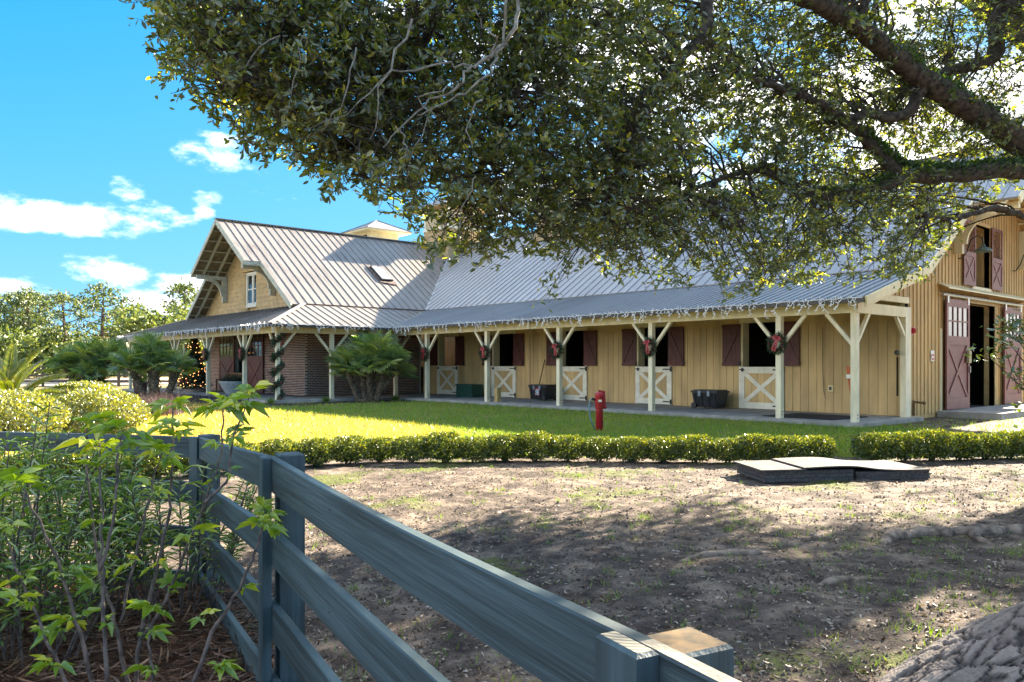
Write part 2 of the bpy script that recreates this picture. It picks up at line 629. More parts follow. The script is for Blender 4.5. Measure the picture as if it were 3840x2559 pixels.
def build_ground():
    def axis(fine0, fine1, step, far, grow):
        a = list(np.arange(fine0, fine1 + 1e-6, step))
        st = step
        x = fine1
        while x < far:
            st *= grow
            x += st
            a.append(x)
        st = step
        x = fine0
        while x > -far:
            st *= grow
            x -= st
            a.insert(0, x)
        return np.array(a)
    S = axis(-7.5, 9.5, 0.11, 3500, 1.16)
    D = axis(0.5, 13.5, 0.10, 3500, 1.16)
    ss, dd = np.meshgrid(S, D)
    z = gz(ss, dd)
    near = (dd > 0) & (dd < 13.2) & (np.abs(ss) < 10)
    z = z + np.where(near, RNG.normal(size=z.shape) * 0.006, 0)
    X = FW[0] * dd + RT[0] * ss
    Y = FW[1] * dd + RT[1] * ss
    V = np.stack([X, Y, z], axis=-1).reshape(-1, 3)
    nr, nc = ss.shape
    i = (np.arange(nr - 1)[:, None] * nc + np.arange(nc - 1)[None, :]).reshape(-1)
    F = np.stack([i, i + 1, i + nc + 1, i + nc], axis=1)
    me = bpy.data.meshes.new('ground')
    me.from_pydata(V.tolist(), [], F.tolist())
    # what covers the ground where: bare yard, pine straw bed, sand
    def sm(x, a, b):
        t = np.clip((x - a) / (b - a), 0, 1)
        return t * t * (3 - 2 * t)
    hd = hedge_d(ss)
    fs = fence_s(dd)
    left_of_fence = np.where(dd > 5.76, 0.0, sm(fs - ss, -0.1, 0.15))
    fence_left_d = np.interp(ss, [-13, -5.05, -2.3], [8.0, 6.45, 5.76])
    behind_left = (ss < -2.3) & (dd < fence_left_d)
    straw = np.where(behind_left, 1.0, left_of_fence * (dd < 7))
    yard = (1 - sm(dd, hd + 0.35, hd + 1.15)) * (1 - straw)
    east = sm(ss, 9.2, 11.0) * (1 - sm(dd, 24, 30))
    yard = np.maximum(yard, east)
    # mulch bed along the porch
    bx = sm(X, -36.5, -35.5) * (1 - sm(X, -26.9, -26.2)) * sm(Y, 11.6, 12.1) * (1 - sm(Y, 17.8, 18.6)) * np.maximum(1 - sm(Y, 12.5, 13.1), sm(X, -29.1, -28.9))
    bx2 = sm(X, -44, -42) * (1 - sm(X, -31.5, -30.5)) * sm(Y, 9.0, 10.4) * (1 - sm(Y, 13, 13.4))
    sand = sm(dd, 52, 56) * (1 - sm(dd, 85, 92)) * (1 - sm(ss, -6, -4))
    for nm, a in (('yard', yard), ('straw', straw), ('mulch', np.maximum(bx, bx2)), ('sand', sand)):
        at_ = me.attributes.new(nm, 'FLOAT', 'POINT')
        at_.data.foreach_set('value', a.reshape(-1).astype(np.float32))
    me.polygons.foreach_set('use_smooth', [True] * len(me.polygons))
    m = bpy.data.materials.new('ground_cover')
    m.use_nodes = True
    nt = m.node_tree
    N = nt.nodes.new
    L = nt.links.new
    p = nt.nodes['Principled BSDF']
    p.inputs['Roughness'].default_value = 0.95
    p.inputs['Specular IOR Level'].default_value = 0.15
    tc = N('ShaderNodeTexCoord')

    def noise(sc, det=6, r=0.6):
        n = N('ShaderNodeTexNoise')
        n.inputs['Scale'].default_value = sc
        n.inputs['Detail'].default_value = det
        n.inputs['Roughness'].default_value = r
        L(tc.outputs['Object'], n.inputs['Vector'])
        return n.outputs['Fac']

    def ramp(v, stops):
        r = N('ShaderNodeValToRGB')
        e = r.color_ramp.elements
        for i, (q, c) in enumerate(stops):
            k = e[i] if i < 2 else e.new(q)
            k.position = q
            k.color = (*c, 1)
        L(v, r.inputs[0])
        return r.outputs[0]

    def mix(f, a, b):
        n = N('ShaderNodeMixRGB')
        L(f, n.inputs[0])
        L(a, n.inputs[1])
        L(b, n.inputs[2])
        return n.outputs[0]

    def mrange(v, a, b, c=0.0, d=1.0):
        n = N('ShaderNodeMapRange')
        n.interpolation_type = 'SMOOTHSTEP'
        n.inputs['From Min'].default_value = a
        n.inputs['From Max'].default_value = b
        n.inputs['To Min'].default_value = c
        n.inputs['To Max'].default_value = d
        L(v, n.inputs['Value'])
        return n.outputs[0]

    def attr(nm):
        n = N('ShaderNodeAttribute')
        n.attribute_name = nm
        return n.outputs['Fac']

    def math_(op, a, b):
        n = N('ShaderNodeMath')
        n.operation = op
        for i, v in enumerate((a, b)):
            if hasattr(v, 'links'):
                L(v, n.inputs[i])
            else:
                n.inputs[i].default_value = v
        return n.outputs[0]
    grass = ramp(noise(1.3, 8), [(0.3, (0.10, 0.11, 0.03)), (0.55, (0.17, 0.15, 0.05)), (0.75, (0.24, 0.19, 0.075))])
    dirt = ramp(noise(3.5, 12, .7), [(0.36, (0.04, 0.031, 0.027)), (0.5, (0.115, 0.09, 0.074)), (0.63, (0.25, 0.195, 0.15))])
    moss = ramp(noise(20, 6), [(0.3, (0.05, 0.065, 0.015)), (0.7, (0.14, 0.175, 0.03))])
    mossf = mrange(math_('ADD', noise(0.9, 3), math_('MULTIPLY', noise(14, 5), 0.35)), 0.74, 0.84, 0, 0.8)
    dirt = mix(mossf, dirt, moss)
    straw = ramp(noise(7, 12, .75), [(0.3, (0.035, 0.018, 0.012)), (0.55, (0.10, 0.05, 0.03)), (0.75, (0.18, 0.10, 0.06))])
    mulch = ramp(noise(8, 12, .75), [(0.3, (0.02, 0.015, 0.013)), (0.7, (0.075, 0.055, 0.045))])
    sandc = ramp(noise(0.6, 5), [(0.3, (0.42, 0.33, 0.24)), (0.7, (0.56, 0.45, 0.33))])
    rag = math_('MULTIPLY', math_('SUBTRACT', noise(2.2, 7), 0.5), 0.9)

    def edge(nm):
        return mrange(math_('ADD', attr(nm), rag), 0.38, 0.62)
    c = mix(edge('yard'), grass, dirt)
    c = mix(edge('straw'), c, straw)
    c = mix(edge('mulch'), c, mulch)
    c = mix(attr('sand'), c, sandc)
    L(c, p.inputs['Base Color'])
    b = N('ShaderNodeBump')
    b.inputs['Strength'].default_value = 0.9
    b.inputs['Distance'].default_value = 0.04
    L(math_('ADD', noise(9, 12, .7), math_('MULTIPLY', noise(45, 4), .5)), b.inputs['Height'])
    L(b.outputs[0], p.inputs['Normal'])
    me.materials.append(m)
    me.update()
    struct(link('ground', me))


build_ground()

# porch floor
slab = struct(obj('porch_slab', MB().box(-31.6, -8.55, 18.5, 22.05, -0.3, 0.0), CONC))
struct(obj('porch_slab', MB().box(-31.75, -28.85, 15.6, 18.5, -0.3, 0.0), CONC))
struct(obj('porch_slab', MB().box(-49.3, -28.85, 13.0, 15.6, -0.3, 0.0), CONC))
struct(obj('door_apron', MB().box(-8.95, -7.3, 24.0, 31.5, -0.3, 0.07), CONC))

# ---------------------------------------------------------------- the barn
barn = thing('stable_barn', 'long tan and brick stable barn with metal roofs, gables and a post porch', 'building', (-20, 22, 0))
RX, RZ = -37.9, 8.40            # wing ridge x, ridge height
MY = 28.4                       # main ridge y
JX, JY, JZ = -31.5, 22.0, 4.0   # where steep roofs meet porch roofs
SL = (RZ - JZ) / (RX - JX) * -1
XW, XE = -9.0, -52.0            # east gable wall, far west end


def sub(nm, mb, m, par, **k):
    return obj(nm, mb, m, par, **k)


# stall wall (front, y = 22)
DOORS = [(-30.5, -28.9), (-26.45, -24.85), (-22.35, -20.75), (-18.35, -16.75), (-14.1, -12.55)]
ZT = 2.72                       # top of the stall openings


def build_stall_wall():
    wall = MB()
    x = -31.7
    segs = []
    for a, b in DOORS:
        segs.append((x, a))
        x = b
    segs.append((x, XW))
    for a, b in segs:
        wall.box(a, b, 22.0, 22.12, -0.05, ZT)
    wall.box(-31.7, XW, 22.0, 22.12, ZT, 3.93)
    w = sub('front_wall', wall, SIDING, barn)
    x = -31.7
    while x < XW - 0.12:
        x1 = min(x + 0.2555, XW - 0.13)
        spans = [(x + .006, x1 - .006, 0.01, 2.62)]
        for a, b in DOORS:
            nxt = []
            for (p, q, z0, z1) in spans:
                if q <= a or p >= b:
                    nxt.append((p, q, z0, z1))
                else:
                    if p < a - .02:
                        nxt.append((p, a, z0, z1))
                    if q > b + .02:
                        nxt.append((b, q, z0, z1))
            spans = nxt
        for (p, q, z0, z1) in spans:
            sub('plank', MB().box(p, q, 21.978, 21.999, z0, z1), SIDING, w)
        x += 0.2555
    sub('header_board', MB().box(-31.7, XW - .13, 21.95, 21.998, 2.86, 2.98), RAFTER, w)
    sub('corner_board', MB().box(XW - .128, XW + .03, 21.96, 22.12, -0.02, 3.86), POSTP, barn)
    # stalls behind the openings: back partition, floor
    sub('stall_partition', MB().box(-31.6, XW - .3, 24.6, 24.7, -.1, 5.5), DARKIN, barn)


build_stall_wall()


def build_stall_doors():
    for i, (a, b) in enumerate(DOORS):
        dd = MB()
        y0, y1 = 21.93, 21.975
        zt = 1.33
        # lower leaf frame
        dd.box(a, a + .2, y0, y1, .02, zt)
        dd.box(b - .2, b, y0, y1, .02, zt)
        dd.box(a + .2, b - .2, y0, y1, 1.13, zt)
        dd.box(a + .2, b - .2, y0, y1, .02, .22)
        door = sub('dutch_door', dd, WHITE, barn)
        n = 5
        for k in range(n):
            w = (b - a - .4) / n
            sub('plank', MB().box(a + .2 + k * w + .004, a + .2 + (k + 1) * w - .004, y0 + .02, y1 + .004, .22, 1.13), SIDING, door)
        for p, q in (((a + .2, .22), (b - .2, 1.13)), ((a + .2, 1.13), (b - .2, .22))):
            off = 0 if p[1] < q[1] else -.004
            sub('brace', MB().bar((p[0], y0 + .012 + off, p[1]), (q[0], y0 + .012 + off, q[1]), .018, .13, (0, 0, 1)), WHITE, door)
        for z in (1.24, .12):
            h = MB().box(b - .36, b - .02, y0 - .015, y0 - .001, z - .02, z + .02)
            h.box(b - .05, b + .01, y0 - .03, y0 - .001, z - .08, z + .08)
            sub('strap_hinge', h, BLACK, door)
        lt = MB().box(a + .02, a + .2, y0 - .02, y0 - .001, 1.23, 1.26).box(a + .1, a + .16, y0 - .03, y0 - .001, 1.18, 1.29)
        sub('latch', lt, BLACK, door)
        # jambs and head of the upper opening
        j = MB().box(a, a + .13, 21.94, 22.3, zt + .01, ZT).box(b - .13, b, 21.94, 22.3, zt + .01, ZT)
        j.box(a, b, 21.93, 22.3, ZT, ZT + .13)
        sub('opening_frame', j, CREAM, barn)
        # shutters
        for (p, q, s) in ((a - .60, a + .06, 1), (b - .13, b + .52, -1)):
            ym = 21.90
            sh = MB()
            z0, z1 = 1.36, 2.69
            sh.box(p, q, ym, ym + .025, z0, z0 + .001)
            sht = sub('shutter', MB().box(p, q, ym + .02, ym + .03, z0, z1), MAROON, barn)
            for k in range(4):
                w = (q - p) / 4
                sub('plank', MB().box(p + k * w + .002, p + (k + 1) * w - .002, ym + .004, ym + .0195, z0, z1), MAROON, sht)
            bt = MB().box(p, q, ym - .02, ym + .003, z0, z0 + .11).box(p, q, ym - .02, ym + .003, z1 - .11, z1)
            bt.bar((p + .06 if s > 0 else q - .06, ym - .009, z0 + .16), (q - .06 if s > 0 else p + .06, ym - .009, z1 - .16), .02, .09)
            sub('batten', bt, MAROON, sht)
            hb = MB().box(q - .02, q + .05, ym - .03, ym, z0 + .08, z0 + .12) if s < 0 else MB().box(q - .03, q + .03, ym - .03, ym, z0 + .02, z0 + .14)
            sub('hook', hb, BLACK, sht)


build_stall_doors()


# porch posts, braces, beams
def build_porch():
    POSTS = [(-26.9, 18.85, 'x'), (-22.97, 18.85, 'x'), (-19.1, 18.85, 'x'), (-15.13, 18.85, 'x'), (-10.9, 18.85, 'x'), (-8.9, 18.85, 'c'),
             (-29.3, 18.85, 'y'), (-29.3, 15.75, 'y'), (-29.3, 13.4, 'k'),
             (-32.5, 13.4, 'x'), (-36.7, 13.4, 'x'), (-41.2, 13.4, 'x'), (-45.5, 13.4, 'x'), (-49.0, 13.4, 'x'), (-49.0, 16.5, 'y'), (-49.0, 20.0, 'y')]
    for x, y, k in POSTS:
        h = .075
        pb = MB().box(x - h, x + h, y - h, y + h, .0, 2.66)
        post = sub('porch_post', pb, POSTP, barn)
        for z in (.08, .16):
            sub('bolt', MB().box(x + h, x + h + .008, y - .03, y + .0, z, z + .025), BLACK, post)
        br = []
        if k in 'xck':
            br += [(-1, 0)] if k in 'ck' else [(-1, 0), (1, 0)]
        if k == 'y':
            br += [(0, -1), (0, 1)]
        if k in 'ck':
            br += [(0, 1)]
        for dx, dy in br:
            L_ = .72
            p0 = (x + dx * .06, y + dy * .06, 1.90)
            p1 = (x + dx * L_, y + dy * L_, 2.67)
            sub('brace', MB().bar(p0, p1, .085, .085), POSTP, post)
    sub('beam', MB().box(-29.38, -8.79, 18.775, 18.925, 2.66, 2.925), CREAM, barn)
    sub('beam', MB().box(-29.375, -29.225, 13.475, 18.774, 2.66, 2.925), CREAM, barn)
    sub('beam', MB().box(-49.1, -29.222, 13.325, 13.474, 2.66, 2.925), CREAM, barn)
    sub('beam', MB().box(-8.975, -8.825, 18.93, 21.62, 2.66, 2.925), CREAM, barn)
    sub('brace', MB().bar((-8.9, 21.9, 1.9), (-8.9, 21.15, 2.67), .085, .085), POSTP, barn)
    sub('end_pilaster', MB().box(-8.99, -8.84, 21.62, 21.955, 0, 2.93), POSTP, barn)
    # rafters under the porch roof
    x = -31.2
    k = (JZ - 3.0) / (22.0 - 18.4)
    while x < -8.5:
        y0 = 18.45
        if x < -28.9:
            y0 = 18.45 + (-28.8 - x) * 3.6 / 2.7
        sub('rafter', MB().bar((x, y0, 2.94 + (y0 - 18.4) * k - .03), (x, 21.95, JZ - .1), .05, .13), RAFTER, barn)
        x += .61
    y = 13.4
    k2 = (JZ - 3.0) / 2.7
    while y < 19:
        x0 = -31.45 if y > 15.6 else -28.8 - (y - 12.9)
        sub('rafter', MB().bar((-28.85, y, 2.93), (x0, y, 3.0 + (-28.8 - x0) * k2 - .1), .05, .13), RAFTER, barn)
        y += .61
    x = -46
    while x < -29.2:
        y1 = 15.55 if x < -31.6 else 12.9 + (-28.8 - x)
        sub('rafter', MB().bar((x, 12.95, 2.93), (x, y1, 3.0 + (y1 - 12.9) * k2 - .1), .05, .13), RAFTER, barn)
        x += .61
    # the open end of the porch roof: collar board and infill
    inf = MB().prism([(-8.95, 19.5, 3.06), (-8.95, 21.96, 3.06), (-8.95, 21.96, 3.86), (-8.95, 19.5, 3.2)], (.02, 0, 0))
    ie = sub('porch_end_infill', inf, SIDING2, barn)
    yy = 20.2
    while yy < 21.9:
        sub('batten', MB().box(-8.929, -8.91, yy - .022, yy + .022, 3.2, 3.2 + (yy - 19.5) * .268), SIDING2, ie)
        yy += .25
    sub('collar_board', MB().box(-8.97, -8.88, 19.6, 21.95, 3.04, 3.2), CREAM, barn)


build_porch()


# roofs ------------------------------------------------------------------
def panel(verts, rib_pairs, m, par, th=0.05, nm='roof_panel', ribw=.028, ribh=.03):
    """sloped sheet (polygon, counter-clockwise seen from above) with upright seams"""
    vs = [Vector(v) for v in verts]
    n = (vs[1] - vs[0]).cross(vs[2] - vs[0]).normalized()
    if n.z < 0:
        n = -n
    mb = MB().prism([v - n * th for v in vs], n * th)
    for p, q in rib_pairs:
        p = Vector(p) + n * (ribh / 2)
        q = Vector(q) + n * (ribh / 2)
        mb.bar(p, q, ribw, ribh, n)
    return sub(nm, mb, m, par)


def main_z(y):
    return JZ + SL * (y - JY)


def wing_z(x):
    return RZ - SL * abs(x - RX)


HOODY = 3.35       # half width of the projecting hood from the ridge


def build_roofs():
    # main steep roof, south slope, panels run down the slope
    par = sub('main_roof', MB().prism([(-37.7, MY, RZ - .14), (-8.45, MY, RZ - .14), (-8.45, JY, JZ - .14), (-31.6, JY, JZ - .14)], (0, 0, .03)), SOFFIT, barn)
    x = -8.4
    w = .42
    while x > RX + .05:
        x0, x1 = x - w, x
        def low(xx):
            return JY if xx >= JX else JY + (JX - xx)
        vs = [(x0, low(x0), main_z(low(x0))), (x1, low(x1), main_z(low(x1))), (x1, MY, RZ), (x0, MY, RZ)]
        panel(vs, [((x0, low(x0), main_z(low(x0))), (x0, MY, RZ))], ROOF_A, par)
        x -= w
        if x - w < JX < x:
            pass
    # east hood (upper part of roof reaches further out)
    for k in range(3):
        x0, x1 = -8.4 + k * .4, -8.4 + (k + 1) * .4
        y0 = MY - HOODY
        panel([(x0, y0, main_z(y0)), (x1, y0, main_z(y0)), (x1, MY, RZ), (x0, MY, RZ)], [((x1 - .015, y0, main_z(y0)), (x1 - .015, MY, RZ))], ROOF_A, par)
    # north slope
    for k in range(22):
        x0 = XE + k * 2.0
        x1 = min(x0 + 2.0, -8.4)
        if x1 - x0 < .1:
            break
        panel([(x0, MY, RZ), (x1, MY, RZ), (x1, 2 * MY - JY, JZ), (x0, 2 * MY - JY, JZ)], [], ROOF_A, par)
    panel([(-8.4, MY, RZ), (-7.2, MY, RZ), (-7.2, MY + HOODY, main_z(MY - HOODY)), (-8.4, MY + HOODY, main_z(MY - HOODY))], [], ROOF_A, par)
    # main roof west of the wing
    panel([(XE, JY, JZ), (-44.3, JY, JZ), (RX - .05, MY, RZ), (XE, MY, RZ)], [], ROOF_A, par)
    sub('ridge_cap', MB().bar((XE, MY, RZ + .03), (-7.18, MY, RZ + .03), .3, .035), ROOF_C, par)
    # wing, east slope
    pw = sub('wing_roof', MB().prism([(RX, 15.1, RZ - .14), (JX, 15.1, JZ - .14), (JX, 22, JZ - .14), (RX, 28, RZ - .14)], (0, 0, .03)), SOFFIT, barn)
    HX = 3.35
    for k in range(2):
        y0 = 14.2 + k * .4
        y1 = y0 + .4
        panel([(RX, y0, RZ), (RX + HX, y0, wing_z(RX + HX)), (RX + HX, y1, wing_z(RX + HX)), (RX, y1, RZ)],
              [((RX, y0 + .015, RZ), (RX + HX, y0 + .015, wing_z(RX + HX)))], ROOF_B, pw)
        panel([(RX, y1, RZ), (RX - HX, y1, wing_z(RX - HX)), (RX - HX, y0, wing_z(RX - HX)), (RX, y0, RZ)], [], ROOF_B, pw)
    ys = list(np.linspace(15.0, 22.0, 18)) + list(np.arange(22.412, 28.3, .412))
    for y0, y1 in zip(ys[:-1], ys[1:]):
        def lowx(y):
            return JX if y <= 22.0001 else JX - (y - 22.0)
        a, b = lowx(y0), lowx(y1)
        panel([(RX, y0, RZ), (a, y0, wing_z(a)), (b, y1, wing_z(b)), (RX, y1, RZ)], [((RX, y0 + .002, RZ), (a, y0 + .002, wing_z(a)))], ROOF_B, pw)
    for k in range(7):
        y0 = 15.0 + k * 2.0
        panel([(RX, y0 + 2, RZ), (2 * RX - JX, y0 + 2, JZ), (2 * RX - JX, y0, JZ), (RX, y0, RZ)], [], ROOF_B, pw)
    sub('ridge_cap', MB().bar((RX, 14.16, RZ + .03), (RX, 28, RZ + .03), .3, .035, (0, 0, 1)), ROOF_C, pw)
    # valley flashing
    vb = MB()
    v0, v1 = Vector((JX, JY, JZ + .02)), Vector((RX + .9, MY - .9, RZ - .9 * SL + .02))
    vb.bar(v0, v1, .34, .012)
    sub('valley_flashing', vb, mat('valley_metal', (.42, .42, .40), .5, .15, 2, metal=.3), barn)
    # porch roofs
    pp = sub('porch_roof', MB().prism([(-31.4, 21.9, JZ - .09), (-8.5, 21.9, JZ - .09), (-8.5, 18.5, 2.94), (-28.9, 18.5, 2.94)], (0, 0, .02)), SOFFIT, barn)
    E3 = 3.0
    def zc(y):
        return E3 + (y - 18.4) * (JZ - E3) / 3.6
    x = -8.4
    w = .92
    while x > -31.45:
        x0, x1 = max(x - w, JX), x
        def lo(xx):
            return 18.4 if xx >= -28.8 else 18.4 + (-28.8 - xx) * 3.6 / 2.7
        pts = [(x0, lo(x0), zc(lo(x0))), (x1, lo(x1), zc(lo(x1))), (x1, JY, JZ), (x0, JY, JZ)]
        if x0 < -28.8 < x1:
            pts = [(x0, lo(x0), zc(lo(x0))), (-28.8, 18.4, E3), (x1, lo(x1), zc(lo(x1))), (x1, JY, JZ), (x0, JY, JZ)]
        ribs = []
        for k in range(4):
            xr = x1 - k * .23 - .1
            if xr > x0 and xr > JX + .1:
                ribs.append(((xr, lo(xr), zc(lo(xr))), (xr, JY, JZ)))
        panel(pts, ribs, ROOF_A, pp, th=.03, ribw=.035, ribh=.03)
        x -= w
    def zs(x):
        return E3 + (-28.8 - x) * (JZ - E3) / 2.7
    ys = list(np.linspace(12.9, 15.6, 8)) + list(np.linspace(15.6, 18.4, 8))[1:] + list(np.linspace(18.4, 22.0, 10))[1:]
    for y0, y1 in zip(ys[:-1], ys[1:]):
        def top(y):
            return -28.8 - (y - 12.9) if y < 15.6 else JX
        def bot(y):
            return -28.8 if y <= 18.4 else -28.8 - (y - 18.4) * 2.7 / 3.6
        t0, t1, b0, b1 = top(y0), top(y1), bot(y0), bot(y1)
        pts = [(b0, y0, zs(b0)), (b1, y1, zs(b1)), (t1, y1, zs(t1)), (t0, y0, zs(t0))]
        if abs(t0 - b0) < .01:
            pts = pts[:3]
        if abs(t1 - b1) < .01:
            pts = [pts[0], pts[1], pts[3]]
        panel(pts, [((b0, y0, zs(b0)), (t0, y0, zs(t0)))] if abs(t0 - b0) > .1 else [], ROOF_B, pp, th=.03)
    # front porch of the wing
    def zf(y):
        return E3 + (y - 12.9) * (JZ - E3) / 2.7
    xs = list(np.linspace(-28.8, -49.5, 46))
    for x1, x0 in zip(xs[:-1], xs[1:]):
        def topy(xx):
            r = 15.6
            if xx > JX:
                r = 12.9 + (-28.8 - xx)
            if xx < -44.3:
                r = 12.9 + (xx + 49.5) * 2.7 / 5.2
            return max(r, 12.9)
        a, b = topy(x0), topy(x1)
        pts = [(x0, 12.9, E3), (x1, 12.9, E3), (x1, b, zf(b)), (x0, a, zf(a))]
        if b < 12.91:
            pts = [pts[0], pts[1], pts[3]]
        elif a < 12.91:
            pts = pts[:3]
        panel(pts, [((x0, 12.9, E3), (x0, a, zf(a)))] if a > 12.95 else [], ROOF_B, pp, th=.03)
    panel([(-49.5, 12.9, E3), (-44.3, 15.6, JZ), (-44.3, 24, JZ), (-49.5, 24, E3)][::-1], [], ROOF_B, pp, th=.03)
    # hip and transition flashings
    hp = MB().bar((-28.75, 12.85, E3 + .02), (JX, 15.6, JZ + .04), .2, .02)
    hp.bar((-49.55, 12.85, E3 + .02), (-44.3, 15.6, JZ + .04), .2, .02)
    sub('hip_cap', hp, mat('hip_metal', (.46, .43, .38), .5, .12, 3, metal=.2), pp)
    tf = MB().bar((JX, JY, JZ + .03), (-8.4, JY, JZ + .03), .1, .03)
    sub('transition_flashing', tf, ROOF_C, pp)
    tf = MB().bar((JX, 15.6, JZ + .03), (JX, JY, JZ + .03), .1, .03)
    sub('transition_flashing', tf, mat('rusty_flashing', (.22, .13, .09), .6, .25, 3), pp)
    vb = MB().bar((JX, JY, JZ + .012), (-28.8, 18.4, E3 + .012), .22, .01)
    sub('valley_flashing', vb, MATS['valley_metal'], pp)
    # gutters
    g = MB().box(-28.8, -8.42, 18.28, 18.39, 2.87, 2.985)
    sub('gutter', g, GUTTER, barn)
    g = MB().box(-28.79, -28.68, 12.9, 18.39, 2.87, 2.985)
    sub('gutter', g, GUTTER, barn)
    g = MB().box(-49.5, -28.68, 12.78, 12.89, 2.87, 2.985)
    sub('gutter', g, GUTTER, barn)


build_roofs()


# gables -----------------------------------------------------------------
def hslope(mb, a, b, w, h):
    mb.bar(a, b, w, h)


def build_wing_gable():
    yw = 15.9
    hw = 5.9
    # wall body behind the shingles, with the window recess left open
    g = MB()
    def zr(dx):
        return RZ - SL * abs(dx) - .12
    wl, wr, zb, zt = -1.5, .78, 4.0, 6.05
    g.prism([(RX - hw, yw, 3.7), (RX + wl, yw, 3.7), (RX + wl, yw, zr(wl)), (RX - hw, yw, zr(hw))], (0, .15, 0))
    g.prism([(RX + wr, yw, 3.7), (RX + hw, yw, 3.7), (RX + hw, yw, zr(hw)), (RX + wr, yw, zr(wr))], (0, .15, 0))
    g.prism([(RX + wl, yw, zt), (RX + wr, yw, zt), (RX + wr, yw, zr(wr)), (RX, yw, zr(0)), (RX + wl, yw, zr(wl))], (0, .15, 0))
    g.box(RX - 1.6, RX + 1.3, yw + .3, yw + .4, 3.7, 6.1)
    g.box(RX - 1.5, RX + .78, yw + .151, yw + .3, zt, zt + .05)
    wall = sub('gable_wall', g, SHINGLE, barn)
    # shingles, course by course
    course = .215
    z = 4.0
    k = 0
    while z < 8.0:
        half = (RZ - .16 - (z + course)) / SL
        if half < .2:
            break
        half = min(half, hw)
        segs = [(-half, half)]
        if z < zt - .05:
            segs = [(-half, wl), (wr, half)]
        for a, b in segs:
            x = a
            while x < b - .02:
                w = random.uniform(.3, .75)
                x1 = min(x + w, b)
                if b - x1 < .15:
                    x1 = b
                t = random.uniform(0, .006)
                vs = [(RX + x + .002, yw - .034 - t, z), (RX + x1 - .002, yw - .034 - t, z), (RX + x1 - .002, yw - .001, z), (RX + x + .002, yw - .001, z),
                      (RX + x + .002, yw - .012, z + course + .012), (RX + x1 - .002, yw - .012, z + course + .012), (RX + x1 - .002, yw - .001, z + course + .012), (RX + x + .002, yw - .001, z + course + .012)]
                mb = MB().add(vs, [(0, 3, 2, 1), (4, 5, 6, 7), (0, 1, 5, 4), (1, 2, 6, 5), (2, 3, 7, 6), (3, 0, 4, 7)])
                sub('shingle', mb, SHINGLE, wall)
                x = x1
        # curved cheeks running into the window recess
        if z < zt - .1:
            for sgn in (-1,):
                mb = MB()
                pts = []
                for i in range(9):
                    a = i / 8 * PI / 2
                    pts.append((RX - 1.5 + .72 * math.sin(a), yw - .034 + .3 * (1 - math.cos(a))))
                for (p, q) in zip(pts[:-1], pts[1:]):
                    mb.add([(p[0], p[1], z), (q[0], q[1], z), (q[0], q[1] + .02, z + course + .01), (p[0], p[1] + .02, z + course + .01)], [(0, 1, 2, 3)])
                    mb.add([(p[0], p[1], z), (q[0], q[1], z), (q[0], q[1] + .03, z), (p[0], p[1] + .03, z)], [(0, 1, 2, 3)])
                sub('shingle', mb, SHINGLE, wall, smooth=False)
        z += course
        k += 1
    # window
    y = yw + .2
    wf = MB()
    x0, x1, z0, z1 = RX - .76, RX + .76, 4.42, 6.0
    for a in ((x0, x0 + .1, z0, z1), (x1 - .1, x1, z0, z1), (x0 + .1, x1 - .1, z1 - .1, z1), (x0 - .04, x1 + .04, z0 - .16, z0)):
        wf.box(a[0], a[1], y - .08, y + .05, a[2], a[3])
    wf.box(RX - .07, RX + .07, y - .07, y + .05, z0, z1 - .1)
    win = sub('window', wf, mat('window_white', (.74, .72, .62), .5, .05), barn)
    for sx in (-1, 1):
        a, b = (x0 + .1, RX - .07) if sx < 0 else (RX + .07, x1 - .1)
        sash = MB()
        for q in ((a, a + .05, z0, z1 - .1), (b - .05, b, z0, z1 - .1), (a + .05, b - .05, z0, z0 + .06), (a + .05, b - .05, z1 - .16, z1 - .1), (a + .05, b - .05, 5.13, 5.19)):
            sash.box(q[0], q[1], y - .05, y + .01, q[2], q[3])
        sub('sash', sash, MATS['window_white'], win)
        sub('pane', MB().box(a + .05, b - .05, y - .02, y - .01, z0 + .06, 5.13), GLASS, win)
        sub('pane', MB().box(a + .05, b - .05, y - .02, y - .01, 5.19, z1 - .16), GLASS, win)
    # rakes: hood fascia, lower rake, step boards
    HX = 3.35
    for s in (-1, 1):
        a = Vector((RX, 14.19, RZ - .1))
        b = Vector((RX + s * HX, 14.19, wing_z(RX + HX) - .1))
        sub('rake_board', MB().bar(a, b, .05, .2, (0, 0, 1)), TRIM, barn)
        c = Vector((RX + s * (HX - .2), 14.99, wing_z(RX + HX - .2) - .1))
        d = Vector((RX + s * 6.45, 14.99, wing_z(RX + 6.45) - .1))
        sub('rake_board', MB().bar(c, d, .05, .2, (0, 0, 1)), TRIM, barn)
        zz = wing_z(RX + HX)
        sub('eave_board', MB().box(*sorted((RX + s * HX, RX + s * (HX - .05))), 14.17, 15.0, zz - .2, zz - .03), TRIM, barn)
        # soffit: rafters parallel to the rake and purlins across
        for yy in (14.75, 15.45):
            e = 6.3 if yy > 15 else HX
            p = Vector((RX, yy, RZ - .17))
            q = Vector((RX + s * e, yy, wing_z(RX + e) - .17))
            sub('lookout', MB().bar(p, q, .1, .1), TRIM, barn)
        t = .5
        while t < 6.2:
            y0 = 14.24 if t < HX else 15.04
            zz = wing_z(RX + t) - .12
            sub('purlin', MB().bar((RX + s * t, y0, zz), (RX + s * t, 15.9, zz), .06, .05, (-s * SL, 0, 1)), TRIM, barn)
            t += .62
        # underside boards
        sub('soffit', MB().quad((RX, 14.2, RZ - .07), (RX + s * HX, 14.2, wing_z(RX + HX) - .07), (RX + s * HX, 15.9, wing_z(RX + HX) - .07), (RX, 15.9, RZ - .07)), SOFFIT, barn)
